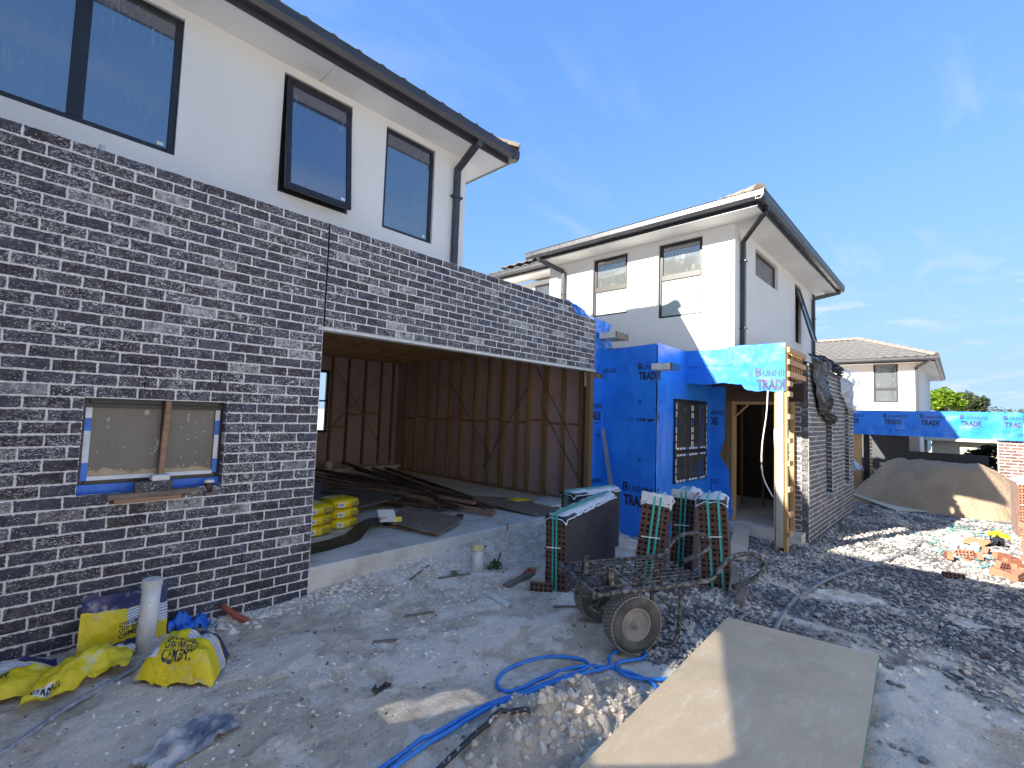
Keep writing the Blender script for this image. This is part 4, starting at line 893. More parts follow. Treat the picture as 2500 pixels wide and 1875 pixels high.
mb = MB(); mb.box(XD - .25, 11, -2.52, 1, -.5, -.1); mb.build('floor_slab', 'slab', H2)
mb = MB(); mb.box(10.9, 11, -2.45, 1, -.1, 2.9); mb.box(XD + .1, 11, .9, 1, -.1, 2.9); mb.build('inner_wall', 'old_timber', H2)
for y in (-2.2, -1.75, -1.3, -.85):
    mb = MB(); mb.box(9.6, 9.64, y, y + .045, -.1, 2.8); mb.build('stud', 'stud', H2)
# brick side wall
XP, YP = 7.573, -2.572
s_a, s_b = (9.07, 9.70, .33, 2.19), (11.16, 11.75, .33, 2.19)
mb = MB(); zt = 2.85
wall(mb, FY(YP + .005), XP + .005, 12.42, -.5, zt, .11, [s_a, s_b]); FX(XP + .005).box(mb, 2.02, -YP - .002, -.5, zt, -.1, 0)
bw2 = mb.build('brick_wall', 'mortar', H2)
lay(FX(XP), courses(2.03, -YP - .004, zt, 38, 2.332 - .24, 2.332 - .12), bw2, 'brick_pale', 120, R(-90))
lay(FY(YP), courses(XP + .004, 12.41, zt, 38, XP + .11, XP - .01 + .24, [s_a, s_b]), bw2, 'brick_pale', 0, 0)
for s_ in (s_a, s_b):
    lay(FX(s_[1] - .006), courses(-YP - .1, -YP - .006, s_[3], 21, -YP - .11, -YP - .11), bw2, 'brick', 0, R(-90))
    window(FY(YP + .1), s_[0], s_[1], s_[2], s_[3], H2, [(s_[0] + .05, s_[1] - .05, s_[2] + .05, s_[3] - .05, 'glass_dark')], .05, .04, 0, label='narrow slot window in the brick side wall')
# sheets of plastic over the wall
def drape(name, L_, R_, mat, y0, seed, amp, label, cat, fold=3., nu=16, nv=36):
    a = [i / (len(L_) - 1) for i in range(len(L_))]; b = [i / (len(R_) - 1) for i in range(len(R_))]
    def fn(u, v):
        l = (lerp_tab(v, a, [p[0] for p in L_]), lerp_tab(v, a, [p[1] for p in L_])); r = (lerp_tab(v, b, [p[0] for p in R_]), lerp_tab(v, b, [p[1] for p in R_]))
        x, z = l[0] + (r[0] - l[0]) * u, l[1] + (r[1] - l[1]) * u
        e = (1 - abs(2 * u - 1)) if u not in (0, 1) else 0
        j = .05 * fbm(v * 9, u * 2, seed + 9) if u in (0, 1) else 0
        return (x + j, y0 - .03 - abs(amp * (math.sin(u * fold * math.pi + 2 * fbm(u * 2, v * 2, seed)) * .5 + fbm(u * 4, v * 5, seed) * .8)), z + .03 * fbm(u * 7, v * 3, seed + 5))
    mb = MB(); mb.grid(fn, nu, nv); o = mb.build(name, mat, None, False); return tag(o, label, cat)
drape('plastic_sheet', [(7.3, 3.0), (7.66, 2.86), (7.74, 2.5), (8.11, 2.12), (8.28, 1.98), (9.03, 1.80)], [(8.3, 3.05), (9.07, 3.02), (8.98, 2.64), (8.85, 2.39), (9.12, 2.14), (9.74, 1.84)], 'film_black', YP - .01, 4, .12, 'torn black plastic sheet hanging over the brick side wall', 'plastic sheet', 4)
drape('plastic_sheet', [(8.3, 3.07), (8.6, 2.96), (8.95, 2.86)], [(10.3, 3.02), (10.3, 2.94), (10.25, 2.8)], 'film_black', YP - .01, 14, .16, 'crumpled black plastic bunched along the top of the brick side wall', 'plastic sheet', 5, 24, 12)
drape('plastic_sheet', [(10.2, 3.02), (10.3, 2.75), (10.37, 2.47), (10.8, 2.3), (11.3, 2.12)], [(12.6, 3.1), (13.15, 2.9), (12.75, 2.6), (12.8, 2.3), (12.3, 2.1)], 'film_clear', YP - .01, 24, .14, 'milky clear plastic sheet draped over the far end of the brick wall', 'plastic sheet', 3)
# ------------------------------------------------------------------ the far house
H3 = thing('townhouse', 'distant white rendered house with grey tiled hip roof behind the blue wrapped beam', 'house', (24, 0, -.6))
X3 = 22.0; F3 = FX(X3); W3_ = (1.97, 2.75, 2.73, 4.31)
mb = MB(); wall(mb, F3, -6, 3.36, .6, 4.27, .1, [W3_]); mb.box(X3 + .1, 32, -3.36, -3.26, .6, 4.27); mb.build('rendered_wall', 'render', H3)
window(F3, *W3_, H3, [(2.03, 2.69, 3.32, 4.25, 'glass_clear'), (2.03, 2.69, 2.79, 3.22, 'glass_clear')], .055, .06, -.05, 'bronze_frame', bars=((2.025, 2.695, 3.22, 3.32),), label='two-pane bronze window of the far house')
ex3, ey3 = X3 - .5, -3.86
mb = MB(); mb.box(ex3 + .015, X3 - .002, ey3 + .015, 6, 4.272, 4.285); mb.build('soffit_panel', 'soffit', H3)
mb = MB(); mb.box(X3 - .002, 32, ey3 + .015, -3.362, 4.272, 4.285); mb.build('soffit_panel', 'soffit', H3)
mb = MB(); mb.box(ex3, ex3 + .015, ey3, 6, 4.26, 4.42); mb.box(ex3 + .015, 32, ey3, ey3 + .015, 4.26, 4.42); mb.build('fascia', 'charcoal_metal', H3)
mb = MB(); gutter_run(mb, (ex3 - .001, ey3 - .12, 4.46), (ex3 - .001, 6, 4.46), (-1, 0, 0)); gutter_run(mb, (ex3 - .12, ey3 - .001, 4.462), (32, ey3 - .001, 4.462), (0, -1, 0)); mb.build('gutter', 'charcoal_metal', H3)
mb = MB(); k3 = .44; rx, ry = ex3 + 2.6, ey3 + 2.6
tiled(mb, (ex3 - .06, 4.5, 4.47), (ex3 - .06, ey3 - .06, 4.47), (rx, ry, 4.47 + 2.66 * k3), (rx, 4.5, 4.47 + 2.66 * k3), 26, 9, .03, .03); tiled(mb, (ex3 - .06, ey3 - .06, 4.47), (32, ey3 - .06, 4.47), (32, ry, 4.47 + 2.66 * k3), (rx, ry, 4.47 + 2.66 * k3), 30, 9, .03, .03)
rf = mb.build('roof', 'tile', H3); mb = MB(); hip_caps(mb, (ex3 - .05, ey3 - .05, 4.5), (rx, ry, 4.5 + 2.66 * k3), 10); hip_caps(mb, (rx, ry, 4.5 + 2.66 * k3), (rx, 4.5, 4.5 + 2.66 * k3), 14); mb.build('hip_capping', 'ridge_tile', rf)
downpipe(H3, [(ex3 - .05, -3.75, 4.46), (ex3 - .05, -3.75, 4.32), (X3 - .05, -3.31, 4.1), (X3 - .05, -3.31, 1.9)], upv=(1, 0, 0))
# its garage front: wrapped beam, brick pier, timber and what stands below
XB = 17.0
gar = thing('garage_front', 'blue wrapped garage beam on a brick pier in front of the far house', 'garage', (XB, -3.9, -.5))
mb = MB(); mb.box(XB + .02, XB + .3, -5.75, -1.5, 1.56, 2.26); mb.box(XB + .3, X3, -5.6, -1.5, 2.18, 2.26); mb.build('beam', 'stud', gar)
o, s6 = wrap_sheet(gar, FX(XB), 1.4, 5.76, 1.50, 2.28, .03, 41, nu=60, nv=14)
for u in (1.66, 2.73, 3.62, 4.50, 5.38): stamp(o, s6, u, 2.06, .58, lim=(0, 5.74))
for u in (2.9, 5.5): smallprint(o, s6, u, 1.66, .4)
mb = MB(); FX(XB + .06).box(mb, 5.26, 6.2, -.7, 1.52, -.35, 0); pier = mb.build('brick_pier', 'mortar', gar)
lay(FX(XB + .055), courses(5.27, 6.2, 1.5, 25, 5.27, 5.39), pier, 'brick_red', 110, R(-90))
mb = MB(); mb.box(XB + .1, XB + .2, -2.15, -1.95, -.6, 1.5); mb.build('jamb_stud', 'pine', gar)
mb = MB(); mb.box(XB + .12, XB + .2, -2.36, -2.2, -.6, 1.5); o = mb.build('toothed_brickwork', 'window_frame', gar)
for k in range(14): mb = MB(); mb.box(XB + .1, XB + .2, -2.42, -2.36, -.2 + k * .115, -.13 + k * .115); mb.build('brick', 'pine_h', o)
mb = MB(); mb.box(21.2, 21.3, -3.1, -1, -.7, 1.5); mb.box(21.2, 21.3, -5.2, -3.102, -.7, .88); mb.build('back_wall', 'fence_grey', gar)
shed = thing('low_roof_building', 'low pale-roofed building glimpsed under the far beam', 'building', (27, -5.2, -.7))
mb = MB(); mb.hexa([(25, -8, 1.25), (25, -3.4, 1.25), (28, -3.4, 1.6), (28, -8, 1.6), (25, -8, 1.3), (25, -3.4, 1.3), (28, -3.4, 2.1), (28, -8, 2.1)]); mb.build('roof', 'cement_sheet', shed)
mb = MB(); mb.box(25.4, 28, -7.8, -3.6, -.8, 1.25); mb.build('wall', 'cement_sheet', shed)

# ------------------------------------------------------------------ sand heap and spoil heap
def heap_mesh(x0, x1, y0, y1, zf, nu, nv):
    mb = MB(); mb.grid(lambda a, b: (lambda x, y: (x, y, zf(x, y)))(x0 + (x1 - x0) * a, y0 + (y1 - y0) * b), nu, nv); return mb
def sandz(x, y):
    q = math.hypot((x - 16.1) / 1.9, (y + 4.05) / 2.15)
    h = min(1.5, 2.5 * max(-.3, 1 - q)) ; h = h if h < 1.15 else 1.15 + (h - 1.15) * .35
    return base_z(x, y) + h + .10 * fbm(x * 1.4, y * 1.4, 4) + .03 * fbm(x * 5, y * 5, 1)
tag(heap_mesh(13.6, 18.4, -6.6, -1.4, sandz, 60, 66).build('sand_heap', 'sand', None, True), 'tall heap of brown sand dumped in front of the blue wrapped beam', 'sand heap')
sp_ = thing('spoil_heap', 'low crumbly heap of dried mortar beside the blue hose', 'heap', (.25, -2.78, .03))
heap_mesh(-.75, 1.25, -3.3, -2.3, lambda x, y: base_z(x, y) + heap_z(x, y) + .012 * fbm(x * 22, y * 22, 8), 90, 50).build('mound', 'heap', sp_, True)
pts, szs = [], []
for _ in range(900):
    x, y = G_(.25, .34), G_(-2.80, .15)
    if abs(x - .25) > .85 or abs(y + 2.8) > .36: continue
    pts.append((x, y, surf(x, y) + .002)); szs.append(random.choice((.004, .005, .006, .005, .007, .009, .012, .016, .024, .034)) * random.uniform(.8, 1.3))
tag(scatter('clods', 'clod', pts, szs, .7, .8, 12, sp_, .55), kind='stuff')

# ------------------------------------------------------------------ strapped brick packs
_core = {}
def core_brick_mesh(side=True):
    """one cored brick on edge: 0.23 wide (y), 0.11 tall (z), 0.076 deep (x); cored face at -x"""
    if 'm' in _core: return _core['m']
    mb = MB(); w, h, d = .228, .108, .074; 
    ys = [(-w / 2 + w * (i + .5) / 5) for i in range(5)]; zs = [h * .3, h * .72]; r = .0155
    mb.box(0, d, -w / 2, w / 2, 0.001, h, 0)
    for y in ys:
        for z in zs:
            n = 10; mb.add([(-.0006, y + r * math.cos(2 * math.pi * i / n), z + r * math.sin(2 * math.pi * i / n)) for i in range(n)], [tuple(range(n))[::-1]], 1)
    # side faces charcoal: last two faces of the box along y
    mb.mi[2] = 2; mb.mi[4] = 2; mb.mi[1] = 2
    _core['m'] = mb.mesh('brick', ['brick_core', 'core_hole', 'pack_side']); return _core['m']
def ome_mesh():
    if 'o' not in _core:
        obm = MB(); _w, _h, _d = .226, .108, .074; obm.box(0, _d, -_w / 2, _w / 2, 0, _h, 0)
        for y in [(-_w / 2 + _w * (i + .5) / 5) for i in range(5)]:
            for z in (_h * .3, _h * .72): obm.add([(-.0006, y + .0155 * math.cos(2 * math.pi * i / 10), z + .0155 * math.sin(2 * math.pi * i / 10)) for i in range(10)], [tuple(range(10))[::-1]], 1)
        _core['o'] = obm.mesh('brick', ['brick_orange', 'core_hole'])
    return _core['o']
def brick_pack(label, loc, rz, rows, length, lean=(0, 0), cap=.07, straps=(-.03, .02), shroud='film_white', orange=False):
    p = thing('brick_pack', label, 'brick pack', loc, 0, 'strapped brick packs', rot=(lean[0], lean[1], rz))
    n = max(1, round(length / .076))
    me = ome_mesh() if orange else core_brick_mesh()
    for r in range(rows):                                     # cored bricks on the end face
        o = bpy.data.objects.new('brick', me); col.objects.link(o); o.parent = p; o.location = (random.uniform(-.003, .003), random.uniform(-.002, .002), r * .1105)
    H = rows * .1105
    # the pack's long sides: bricks laid as tall faces with joints
    cols = max(1, round((length - .076) / .23))
    for s_ in (-1, 1):
        for c in range(cols):
            for r in range(rows):
                x0 = .077 + c * (length - .077) / cols; mb = MB(); mb.box(x0 + .001, x0 + (length - .077) / cols - .001, min(s_ * .1145, s_ * .03), max(s_ * .1145, s_ * .03), r * .1105 + .001, (r + 1) * .1105 - .001)
                o = mb.build('brick', 'brick_pink' if orange else 'pack_side', p, world=False); o.location = (random.uniform(-.0015, .0015), random.uniform(-.002, .002), 0)
    mb = MB(); mb.box(-.012, .25, -.122, .122, H - .05, H + .012); mb.build('edge_guard', 'film_black', p, world=False, bevel=.01)
    mb = MB(); mb.grid(lambda a, b: (-.02 + (length + .03) * a, -.13 + .26 * b, H + .03 + cap * .25 * (fbm(a * 9 * length + 3, b * 4, rows) + .6 * fbm(a * 20, b * 9, 2)) - (.05 * abs(2 * b - 1) ** 4) - (.045 if a < .02 else 0)), max(10, int(length * 22)), 10)
    mb.build('plastic_cover', shroud, p, True, world=False)
    if cap > .08:
        mb = MB(); mb.grid(lambda a, b: (-.018 - .012 * fbm(a * 5, b * 14, 3), -.13 + .26 * a, H - .04 + cap * b + .006 * fbm(a * 9, b * 3, 1)), 12, 8); mb.build('plastic_cover', shroud, p, True, world=False)
    for y in straps:
        mb = MB(); mb.box(-.024, -.019, y - .009, y + .009, -.01, H + .04); mb.box(-.024, length + .02, y - .009, y + .009, H + .04, H + .044); mb.build('strap', 'strap_teal', p, world=False)
    mb = MB(); mb.bar((-.026, -.07, H * .62), (-.03, .09, H * .60), .004, .012); mb.build('tag', 'label_white', p, world=False)
    return p
brick_pack('long charcoal brick pack with ragged plastic on top, in front of the garage opening', (1.86, -1.49, gz(1.9, -1.5) - .03), R(11), 7, 1.42, (0, R(-2)), .07, (-.02, .02))
brick_pack('charcoal brick pack standing behind the long pack, against the blue wrap', (2.93, -.83, gz(3.2, -.9) - .03), R(-7), 7, .92, (0, 0), .07, (-.02, .02))
brick_pack('leaning cored brick pack with tall white plastic cap between barrow and blue wrap', (2.52, -2.13, gz(2.5, -2.2) - .04), R(20), 8, .42, (R(6), R(3)), .11, (-.035, .015)).scale = (1.12, 1.18, 1.08)
brick_pack('cored brick pack with plastic tied like ears on its top', (3.62, -2.02, gz(3.6, -2) - .03), R(13), 8, .45, (R(2.2), 0), .09, (-.02, .025)).scale = (1.1, 1.12, 1.06)
brick_pack('leaning cored brick pack nearest the pine porch post', (3.2, -2.60, gz(3.3, -2.6) - .03), R(17), 8, .40, (R(-3.5), 0), .07, (-.055, .03)).scale = (1.15, 1.25, 1.08)
brick_pack('dark brick pack beside the sand heap with a white label', (16.2, -1.75, -.5), R(-5), 8, .5, (0, 0), .09)
brick_pack('half-hidden dark brick pack behind the sand heap', (17.6, -2.7, -.55), R(-5), 10, .5, (0, 0), .09)
brick_pack('pale brick pack at the edge of the sunlit ground with plastic on top', (11.6, -5.42, base_z(11.6, -5.4) - .02), R(4), 10, .9, (0, 0), .12, orange=True)
for lab, (x, y, rz, rx) in {'single cored brick lying on the dirt by the long brick pack': (1.72, -1.42, 35, 60), 'single cored brick at the edge of the sunlit gravel': (6.85, -4.42, 20, 90), 'dark brick lying under the end of the grey sheet near the sand heap': (13.6, -2.7, -80, 90)}.items():
    o = tag(bpy.data.objects.new('brick', core_brick_mesh()), lab, 'brick'); col.objects.link(o); o.rotation_euler = (0, R(20), R(rz)); o.location = (x, y, gz(x, y) - .015)
# tumbled orange bricks by the right edge
ome = ome_mesh()
for i, (x, y) in enumerate([(8.12, -4.3), (8.6, -4.52), (8.35, -4.62), (8.5, -4.72), (7.56, -4.86), (7.7, -4.98), (8.1, -4.95), (8.17, -5.06), (8.3, -5.16), (7.9, -5.1), (7.5, -5.08), (7.75, -5.18), (8.45, -5.0), (8.0, -5.22), (9.2, -4.8), (8.8, -4.9), (9.0, -5.1)]):
    o = bpy.data.objects.new('brick', ome); col.objects.link(o); o.location = (x, y, gz(x, y) + random.uniform(-.005, .03)); o.rotation_euler = (random.uniform(-.3, .3), random.choice((0, 1.3, -.2)), random.uniform(0, 6.28))
    tag(o, 'loose orange cored brick tumbled on the sunlit ground', 'brick', 'tumbled orange bricks')
for i, (x, y, n) in enumerate([(8.35, -5.3, 4), (8.62, -5.28, 6), (9.1, -5.3, 8)]):
    for k in range(n):
        o = bpy.data.objects.new('brick', ome); col.objects.link(o); o.location = (x + random.uniform(-.02, .02), y + random.uniform(-.02, .02), gz(x, y) + .1 + k * .076); o.rotation_euler = (0, R(90), R(80 + random.uniform(-8, 8)))
        tag(o, 'orange brick stacked flat in a leaning pile at the sunlit edge', 'brick', 'stacked orange bricks')
# cut teal strapping
for i in range(16):
    x, y = random.uniform(7.6, 13.5), random.uniform(-5.2, -4.1); a = random.uniform(-.9, .4); P = []
    L = random.uniform(.5, 1.3)
    for k in range(7):
        s_ = k / 6 * L; px, py = x + s_ * math.cos(a), y + s_ * math.sin(a) * .7 + .1 * math.sin(k * 1.3 + i); P.append((px, py, gz(px, py) + .018 + .02 * abs(math.sin(k * 1.1 + i))))
    mb = MB(); mb.tube(smooth_path(P, 3), .011, 4, flat=.12); tag(mb.build('strap', 'strap_teal'), 'cut teal packing strap lying on the sunlit ground', 'strap', 'cut teal packing straps')

# ------------------------------------------------------------------ brick barrow
bar = thing('wheelbarrow', 'rusty flat-deck brick barrow with two fat tyres and looped handles', 'wheelbarrow', (1.5, -2.6, .03))
DZ = .50
nl, fl, nr, fr = V(.945, -2.55, DZ), V(1.29, -1.965, DZ), V(1.85, -3.0, DZ), V(2.155, -2.42, DZ)
dx = (nr - nl).normalized(); dyv = (fl - nl).normalized(); Wd = (fl - nl).length; Ld = (nr - nl).length
def bp(a, b, z=0): return nl + dx * a + dyv * b + V(0, 0, z)
for b0 in (0, Wd):
    e = .0 if b0 == 0 else -.03
    H_ = [(0, 0), (.5, .004), (Ld, .01), (Ld + .10, .05), (Ld + .18, .13), (Ld + .26, .18), (Ld + .37, .195), (Ld + .48, .19), (Ld + .58, .15), (Ld + .62, .075), (Ld + .56, .015), (Ld + .45, -.025), (Ld + .31, -.06)]
    mb = MB(); mb.tube(smooth_path([bp(a, b0, z) for a, z in H_], 5), .019, 10); o = mb.build('side_rail', 'barrow_steel', bar, True)
    mb = MB(); mb.tube([bp(Ld + .45, b0, -.025), bp(Ld + .31, b0, -.06), bp(Ld + .29, b0, -.065)], .024, 10); mb.build('grip', 'rubber_grip', o, True)
    lg = [(Ld * .50, -.02), (Ld * .535, -.30), (Ld * .58, -.415), (Ld * .65, -.455), (Ld * .73, -.41), (Ld * .765, -.24), (Ld * .77, -.01)]
    mb = MB(); mb.tube(smooth_path([bp(a, b0 + (.01 if b0 == 0 else -.01), z) for a, z in lg], 4), .0165, 8); mb.build('leg', 'barrow_steel', bar, True)
    mb = MB(); mb.tube([bp(Ld * .52, b0, -.03), bp(Ld * .76, b0 + (.12 if b0 == 0 else -.12), -.22)], .010, 6); mb.build('brace', 'barrow_steel', bar, True)
mb = MB(); mb.bar(bp(0, -.01), bp(0, Wd + .01), .03, .055); mb.build('front_rail', 'barrow_steel', bar)
for a, wd_ in ((.1, .07), (.56, .045), (Ld - .02, .02)):
    mb = MB(); mb.bar(bp(a, .015, .012), bp(a, Wd - .015, .012), wd_, .008); mb.build('cross_bar', 'barrow_steel', bar)
for b0 in (.1, Wd / 2 - .04, Wd - .1):
    mb = MB(); mb.bar(bp(.02, b0, .008), bp(.62, b0, .008), .04, .006); mb.build('deck_strip', 'barrow_steel', bar)
for k in range(13):
    a = .05 + k * (Ld - .09) / 12; mb = MB(); mb.tube([bp(a, .0, .024), bp(a, Wd, .024)], .0042, 6); mb.build('mesh_wire', 'barrow_steel', bar)
for k in range(9):
    b0 = .05 + k * (Wd - .1) / 8; mb = MB(); mb.tube([bp(.02, b0, .032), bp(Ld, b0, .032)], .0042, 6); mb.build('mesh_wire', 'barrow_steel', bar)
for a, b0 in ((.12, Wd * .60), (.17, Wd * .10)):
    q = bp(a, b0, .02); mb = MB(); s_ = .019
    for u, v in ((-1, 0), (1, 0), (0, -1), (0, 1)):
        e = dx * s_ * u + dyv * s_ * v; tdir = dyv if u else dx
        P = [q + e - tdir * s_, q + e + tdir * s_]; mb.bar(q + e, q + e + V(0, 0, .145), .005 if u else .042, .042 if u else .005, dyv)
    mb.build('post_stub', 'barrow_steel', bar)
ax = bp(.37, 0, 0); axz = .245
def wheel(side):
    c0 = V(ax.x, ax.y, axz) + dyv * (.07 if side == 0 else Wd - .07)
    n_out = -dyv if side == 0 else dyv; Ro, hw_ = .212, .075
    prof = [(.118, .062), (.135, .074), (.165, .082), (.19, .078), (.203, .064), (.210, .04), (.212, 0), (.210, -.04), (.203, -.064), (.19, -.078), (.165, -.082), (.135, -.074), (.118, -.062)]
    upz = V(0, 0, 1); sdx = n_out.cross(upz).normalized(); N = 36
    mb = MB(); P = [c0 + n_out * h + (sdx * math.cos(2 * math.pi * i / N) + upz * math.sin(2 * math.pi * i / N)) * r for i in range(N) for r, h in prof]; m_ = len(prof)
    mb.add(P, [(i * m_ + k, i * m_ + k + 1, ((i + 1) % N) * m_ + k + 1, ((i + 1) % N) * m_ + k) for i in range(N) for k in range(m_ - 1)])
    w_ = mb.build('wheel', 'tyre', bar, True)
    w_.name = 'wheel'
    mb = MB()
    for i in range(46):                                       # tread blocks
        a = 2 * math.pi * i / 46
        for j, h in enumerate((-.062, -.031, 0, .031, .062)):
            aa = a + (j % 2) * math.pi / 46; rad = .2125 - .0075 * (abs(h) / .062) ** 2.2; d_ = (sdx * math.cos(aa) + upz * math.sin(aa)); tg = (-sdx * math.sin(aa) + upz * math.cos(aa))
            c = c0 + n_out * h + d_ * rad; q = [c + tg * u * .0105 + n_out * v * .0115 + d_ * z for z in (-.004, .0075) for u, v in ((-1, -1), (1, -1), (1, 1), (-1, 1))]; mb.hexa(q)
    mb.build('tread', 'rim', w_)
    mb = MB(); pr = [(.122, .066), (.112, .070), (.106, .055), (.095, .046), (.05, .048), (.030, .052), (.028, .075), (.013, .078), (.013, .095), (0.0005, .097)]
    P = [c0 + n_out * h + (sdx * math.cos(2 * math.pi * i / N) + upz * math.sin(2 * math.pi * i / N)) * r for i in range(N) for r, h in pr]; m_ = len(pr)
    mb.add(P, [(i * m_ + k, i * m_ + k + 1, ((i + 1) % N) * m_ + k + 1, ((i + 1) % N) * m_ + k) for i in range(N) for k in range(m_ - 1)]); mb.build('rim', 'rim', w_, True)
    mb = MB(); mb.cyl(c0 - n_out * .06, c0 - n_out * .05, .12, 24); mb.build('inner_disc', 'barrow_steel', w_)
wheel(0); wheel(1)
mb = MB(); c0 = V(ax.x, ax.y, axz); mb.cyl(c0 + dyv * .1, c0 + dyv * (Wd - .1), .012); mb.build('axle', 'barrow_steel', bar)
for b0 in (.15, Wd - .15):
    mb = MB(); mb.tube(smooth_path([bp(.03, b0, -.02), bp(.06, b0, -.16), c0 + dyv * b0 + dx * -.03, bp(.5, b0, -.12), bp(.56, b0, 0)], 4), .011, 6); mb.build('axle_hanger', 'barrow_steel', bar, True)

# ------------------------------------------------------------------ big sheet in the foreground
sh = thing('floor_sheet', 'large tan particleboard flooring sheet lying raised on the ground', 'board', (1.0, -3.6, .1))
ca, cb = V(2.26, -3.03, 0), V(2.405, -4.045, 0); dl = V(-1, -.052, 0)
q = [ca, cb, cb + dl * 3.1, ca + dl * 3.1]; zt_ = .13
mb = MB(); mb.hexa([p + V(0, 0, zt_ - .019) for p in (q[0], q[3], q[2], q[1])] + [p + V(0, 0, zt_) for p in (q[0], q[3], q[2], q[1])]); mb.mi = [1, 0, 1, 1, 1, 1]; mb.build('panel', ['particle_board', 'board_edge'], sh, bevel=.004)
for x in (1.9, .6, -.5):
    mb = MB(); mb.bar((x, -3.15, zt_ - .066), (x, -4.05, zt_ - .066), .09, .09); mb.build('bearer', 'old_timber', sh)
# ------------------------------------------------------------------ hoses and pipes
def on_ground(P, r): return [(x, y, surf(x, y) + r + (z if len(e) > 2 else 0)) for e in P for x, y, z in [(*e, 0)[:3]]]
def hose(name, P, r, mat, label, flat=1., n=6, lift=0.):
    path = smooth_path([(x, y, 0) for x, y in P], n); zs_ = [surf(p.x, p.y) for p in path]; m_ = len(zs_)
    zs_ = [max(sum(zs_[max(0, i - 6):i + 7]) / len(zs_[max(0, i - 6):i + 7]), zs_[i] - r * .6) for i in range(m_)]
    path = [(p.x, p.y, q + r * .8 + lift) for p, q in zip(path, zs_)]
    mb = MB(); mb.tube(path, r, 8, flat=flat); return tag(mb.build(name, mat, None, True), label, 'hose')
hose('hose', [(-1.0, -2.5), (-.65, -2.44), (-.34, -2.415), (.04, -2.40), (.3, -2.45), (.52, -2.49), (.74, -2.55), (.88, -2.56), (.92, -2.47), (.86, -2.34), (.77, -2.26), (.63, -2.2), (.46, -2.17), (.32, -2.21), (.25, -2.29), (.24, -2.36), (.32, -2.40), (.5, -2.42), (.7, -2.46), (.87, -2.56), (.99, -2.72), (1.03, -2.88), (1.0, -3.0), (.92, -3.05)], .0125, 'hose_blue', 'bright blue hose coiled loosely on the dirt by the mortar heap')
hose('hose', [(-1.0, -2.56), (-.62, -2.49), (-.34, -2.465), (.02, -2.45), (.28, -2.50), (.5, -2.535), (.75, -2.61), (.95, -2.68), (1.05, -2.62), (1.2, -2.60), (1.32, -2.68), (1.33, -2.76), (1.24, -2.78), (1.08, -2.70), (.98, -2.72), (.95, -2.84), (1.05, -2.98), (1.15, -3.06)], .0125, 'hose_blue', 'second blue hose strand with a small loop in front of the barrow wheel', lift=.012)
hose('hose', [(-.8, -2.78), (-.55, -2.66), (-.3, -2.62), (-.12, -2.64), (0, -2.71), (.04, -2.74)], .014, 'hose_black', 'mortar-splashed black hose poking out of the mortar heap', lift=.02)
hose('hose', [(2.1, -3.38), (2.69, -3.31), (3.6, -3.24), (4.87, -3.28), (5.84, -3.39), (6.84, -3.58), (8.16, -3.82), (9.25, -3.95), (10.0, -3.93), (10.66, -3.86), (11.8, -3.7), (12.9, -3.45)], .022, 'hose_grey', 'grey lay-flat hose snaking across the gravel into the sun', .7)
hose('hose', [(-2.5, -1.5), (-1.97, -1.11), (-1.73, -.85), (-1.54, -.70), (-1.3, -.52), (-1.01, -.36), (-.83, -.18), (-.76, -.06)], .015, 'hose_pale', 'pale dusty hose running along the brick wall past the empty bags')
pp = thing('drain_pipe', 'upright white plastic pipe splashed with mortar beside the brick wall', 'pipe', (-1.29, -.30, .05))
mb = MB(); mb.ring((-1.29, -.30, -.1), (-1.265, -.30, .53), .056, .05, 20); mb.build('pipe', 'pvc', pp, True)
mb = MB(); mb.cyl((-1.2672, -.30, .485), (-1.265, -.30, .535), .0615, 20); mb.build('cap', 'pvc', pp, bevel=.004)
pp = thing('drain_pipe', 'short upright drain pipe with a yellowed cap in front of the garage slab', 'pipe', (1.66, -.55, .05))
zz = gz(1.66, -.55); mb = MB(); mb.cyl((1.66, -.55, zz - .1), (1.65, -.55, zz + .26), .068, 20); mb.build('pipe', 'pvc', pp, True)
mb = MB(); mb.cyl((1.65, -.55, zz + .235), (1.65, -.55, zz + .30), .075, 20); mb.build('cap', 'pvc_cap', pp, bevel=.006)
mb = MB(); P = [(-.72, -.03, .12), (-.70, -.10, .10), (-.64, -.19, .055), (-.60, -.24, .04)]; mb.tube(smooth_path(P), .024, 12); tag(mb.build('drain_pipe', 'terracotta_pipe', None, True), 'short length of red pipe coming out at the foot of the brick wall', 'pipe')
mb = MB(); a, b = V(1.22, -1.21, gz(1.22, -1.2)), V(1.17, -1.53, gz(1.17, -1.5)); d_ = (b - a).normalized(); sd = d_.cross(V(0, 0, 1))
mb.grid(lambda u, v: a.lerp(b, u) + sd * .045 * math.cos(math.pi * (.15 + .7 * v)) + V(0, 0, .045 * math.sin(math.pi * (.15 + .7 * v)) - .01), 6, 8); tag(mb.build('pipe_offcut', 'plaster', None, True), 'half-round pale pipe offcut lying on the dirt', 'pipe offcut')

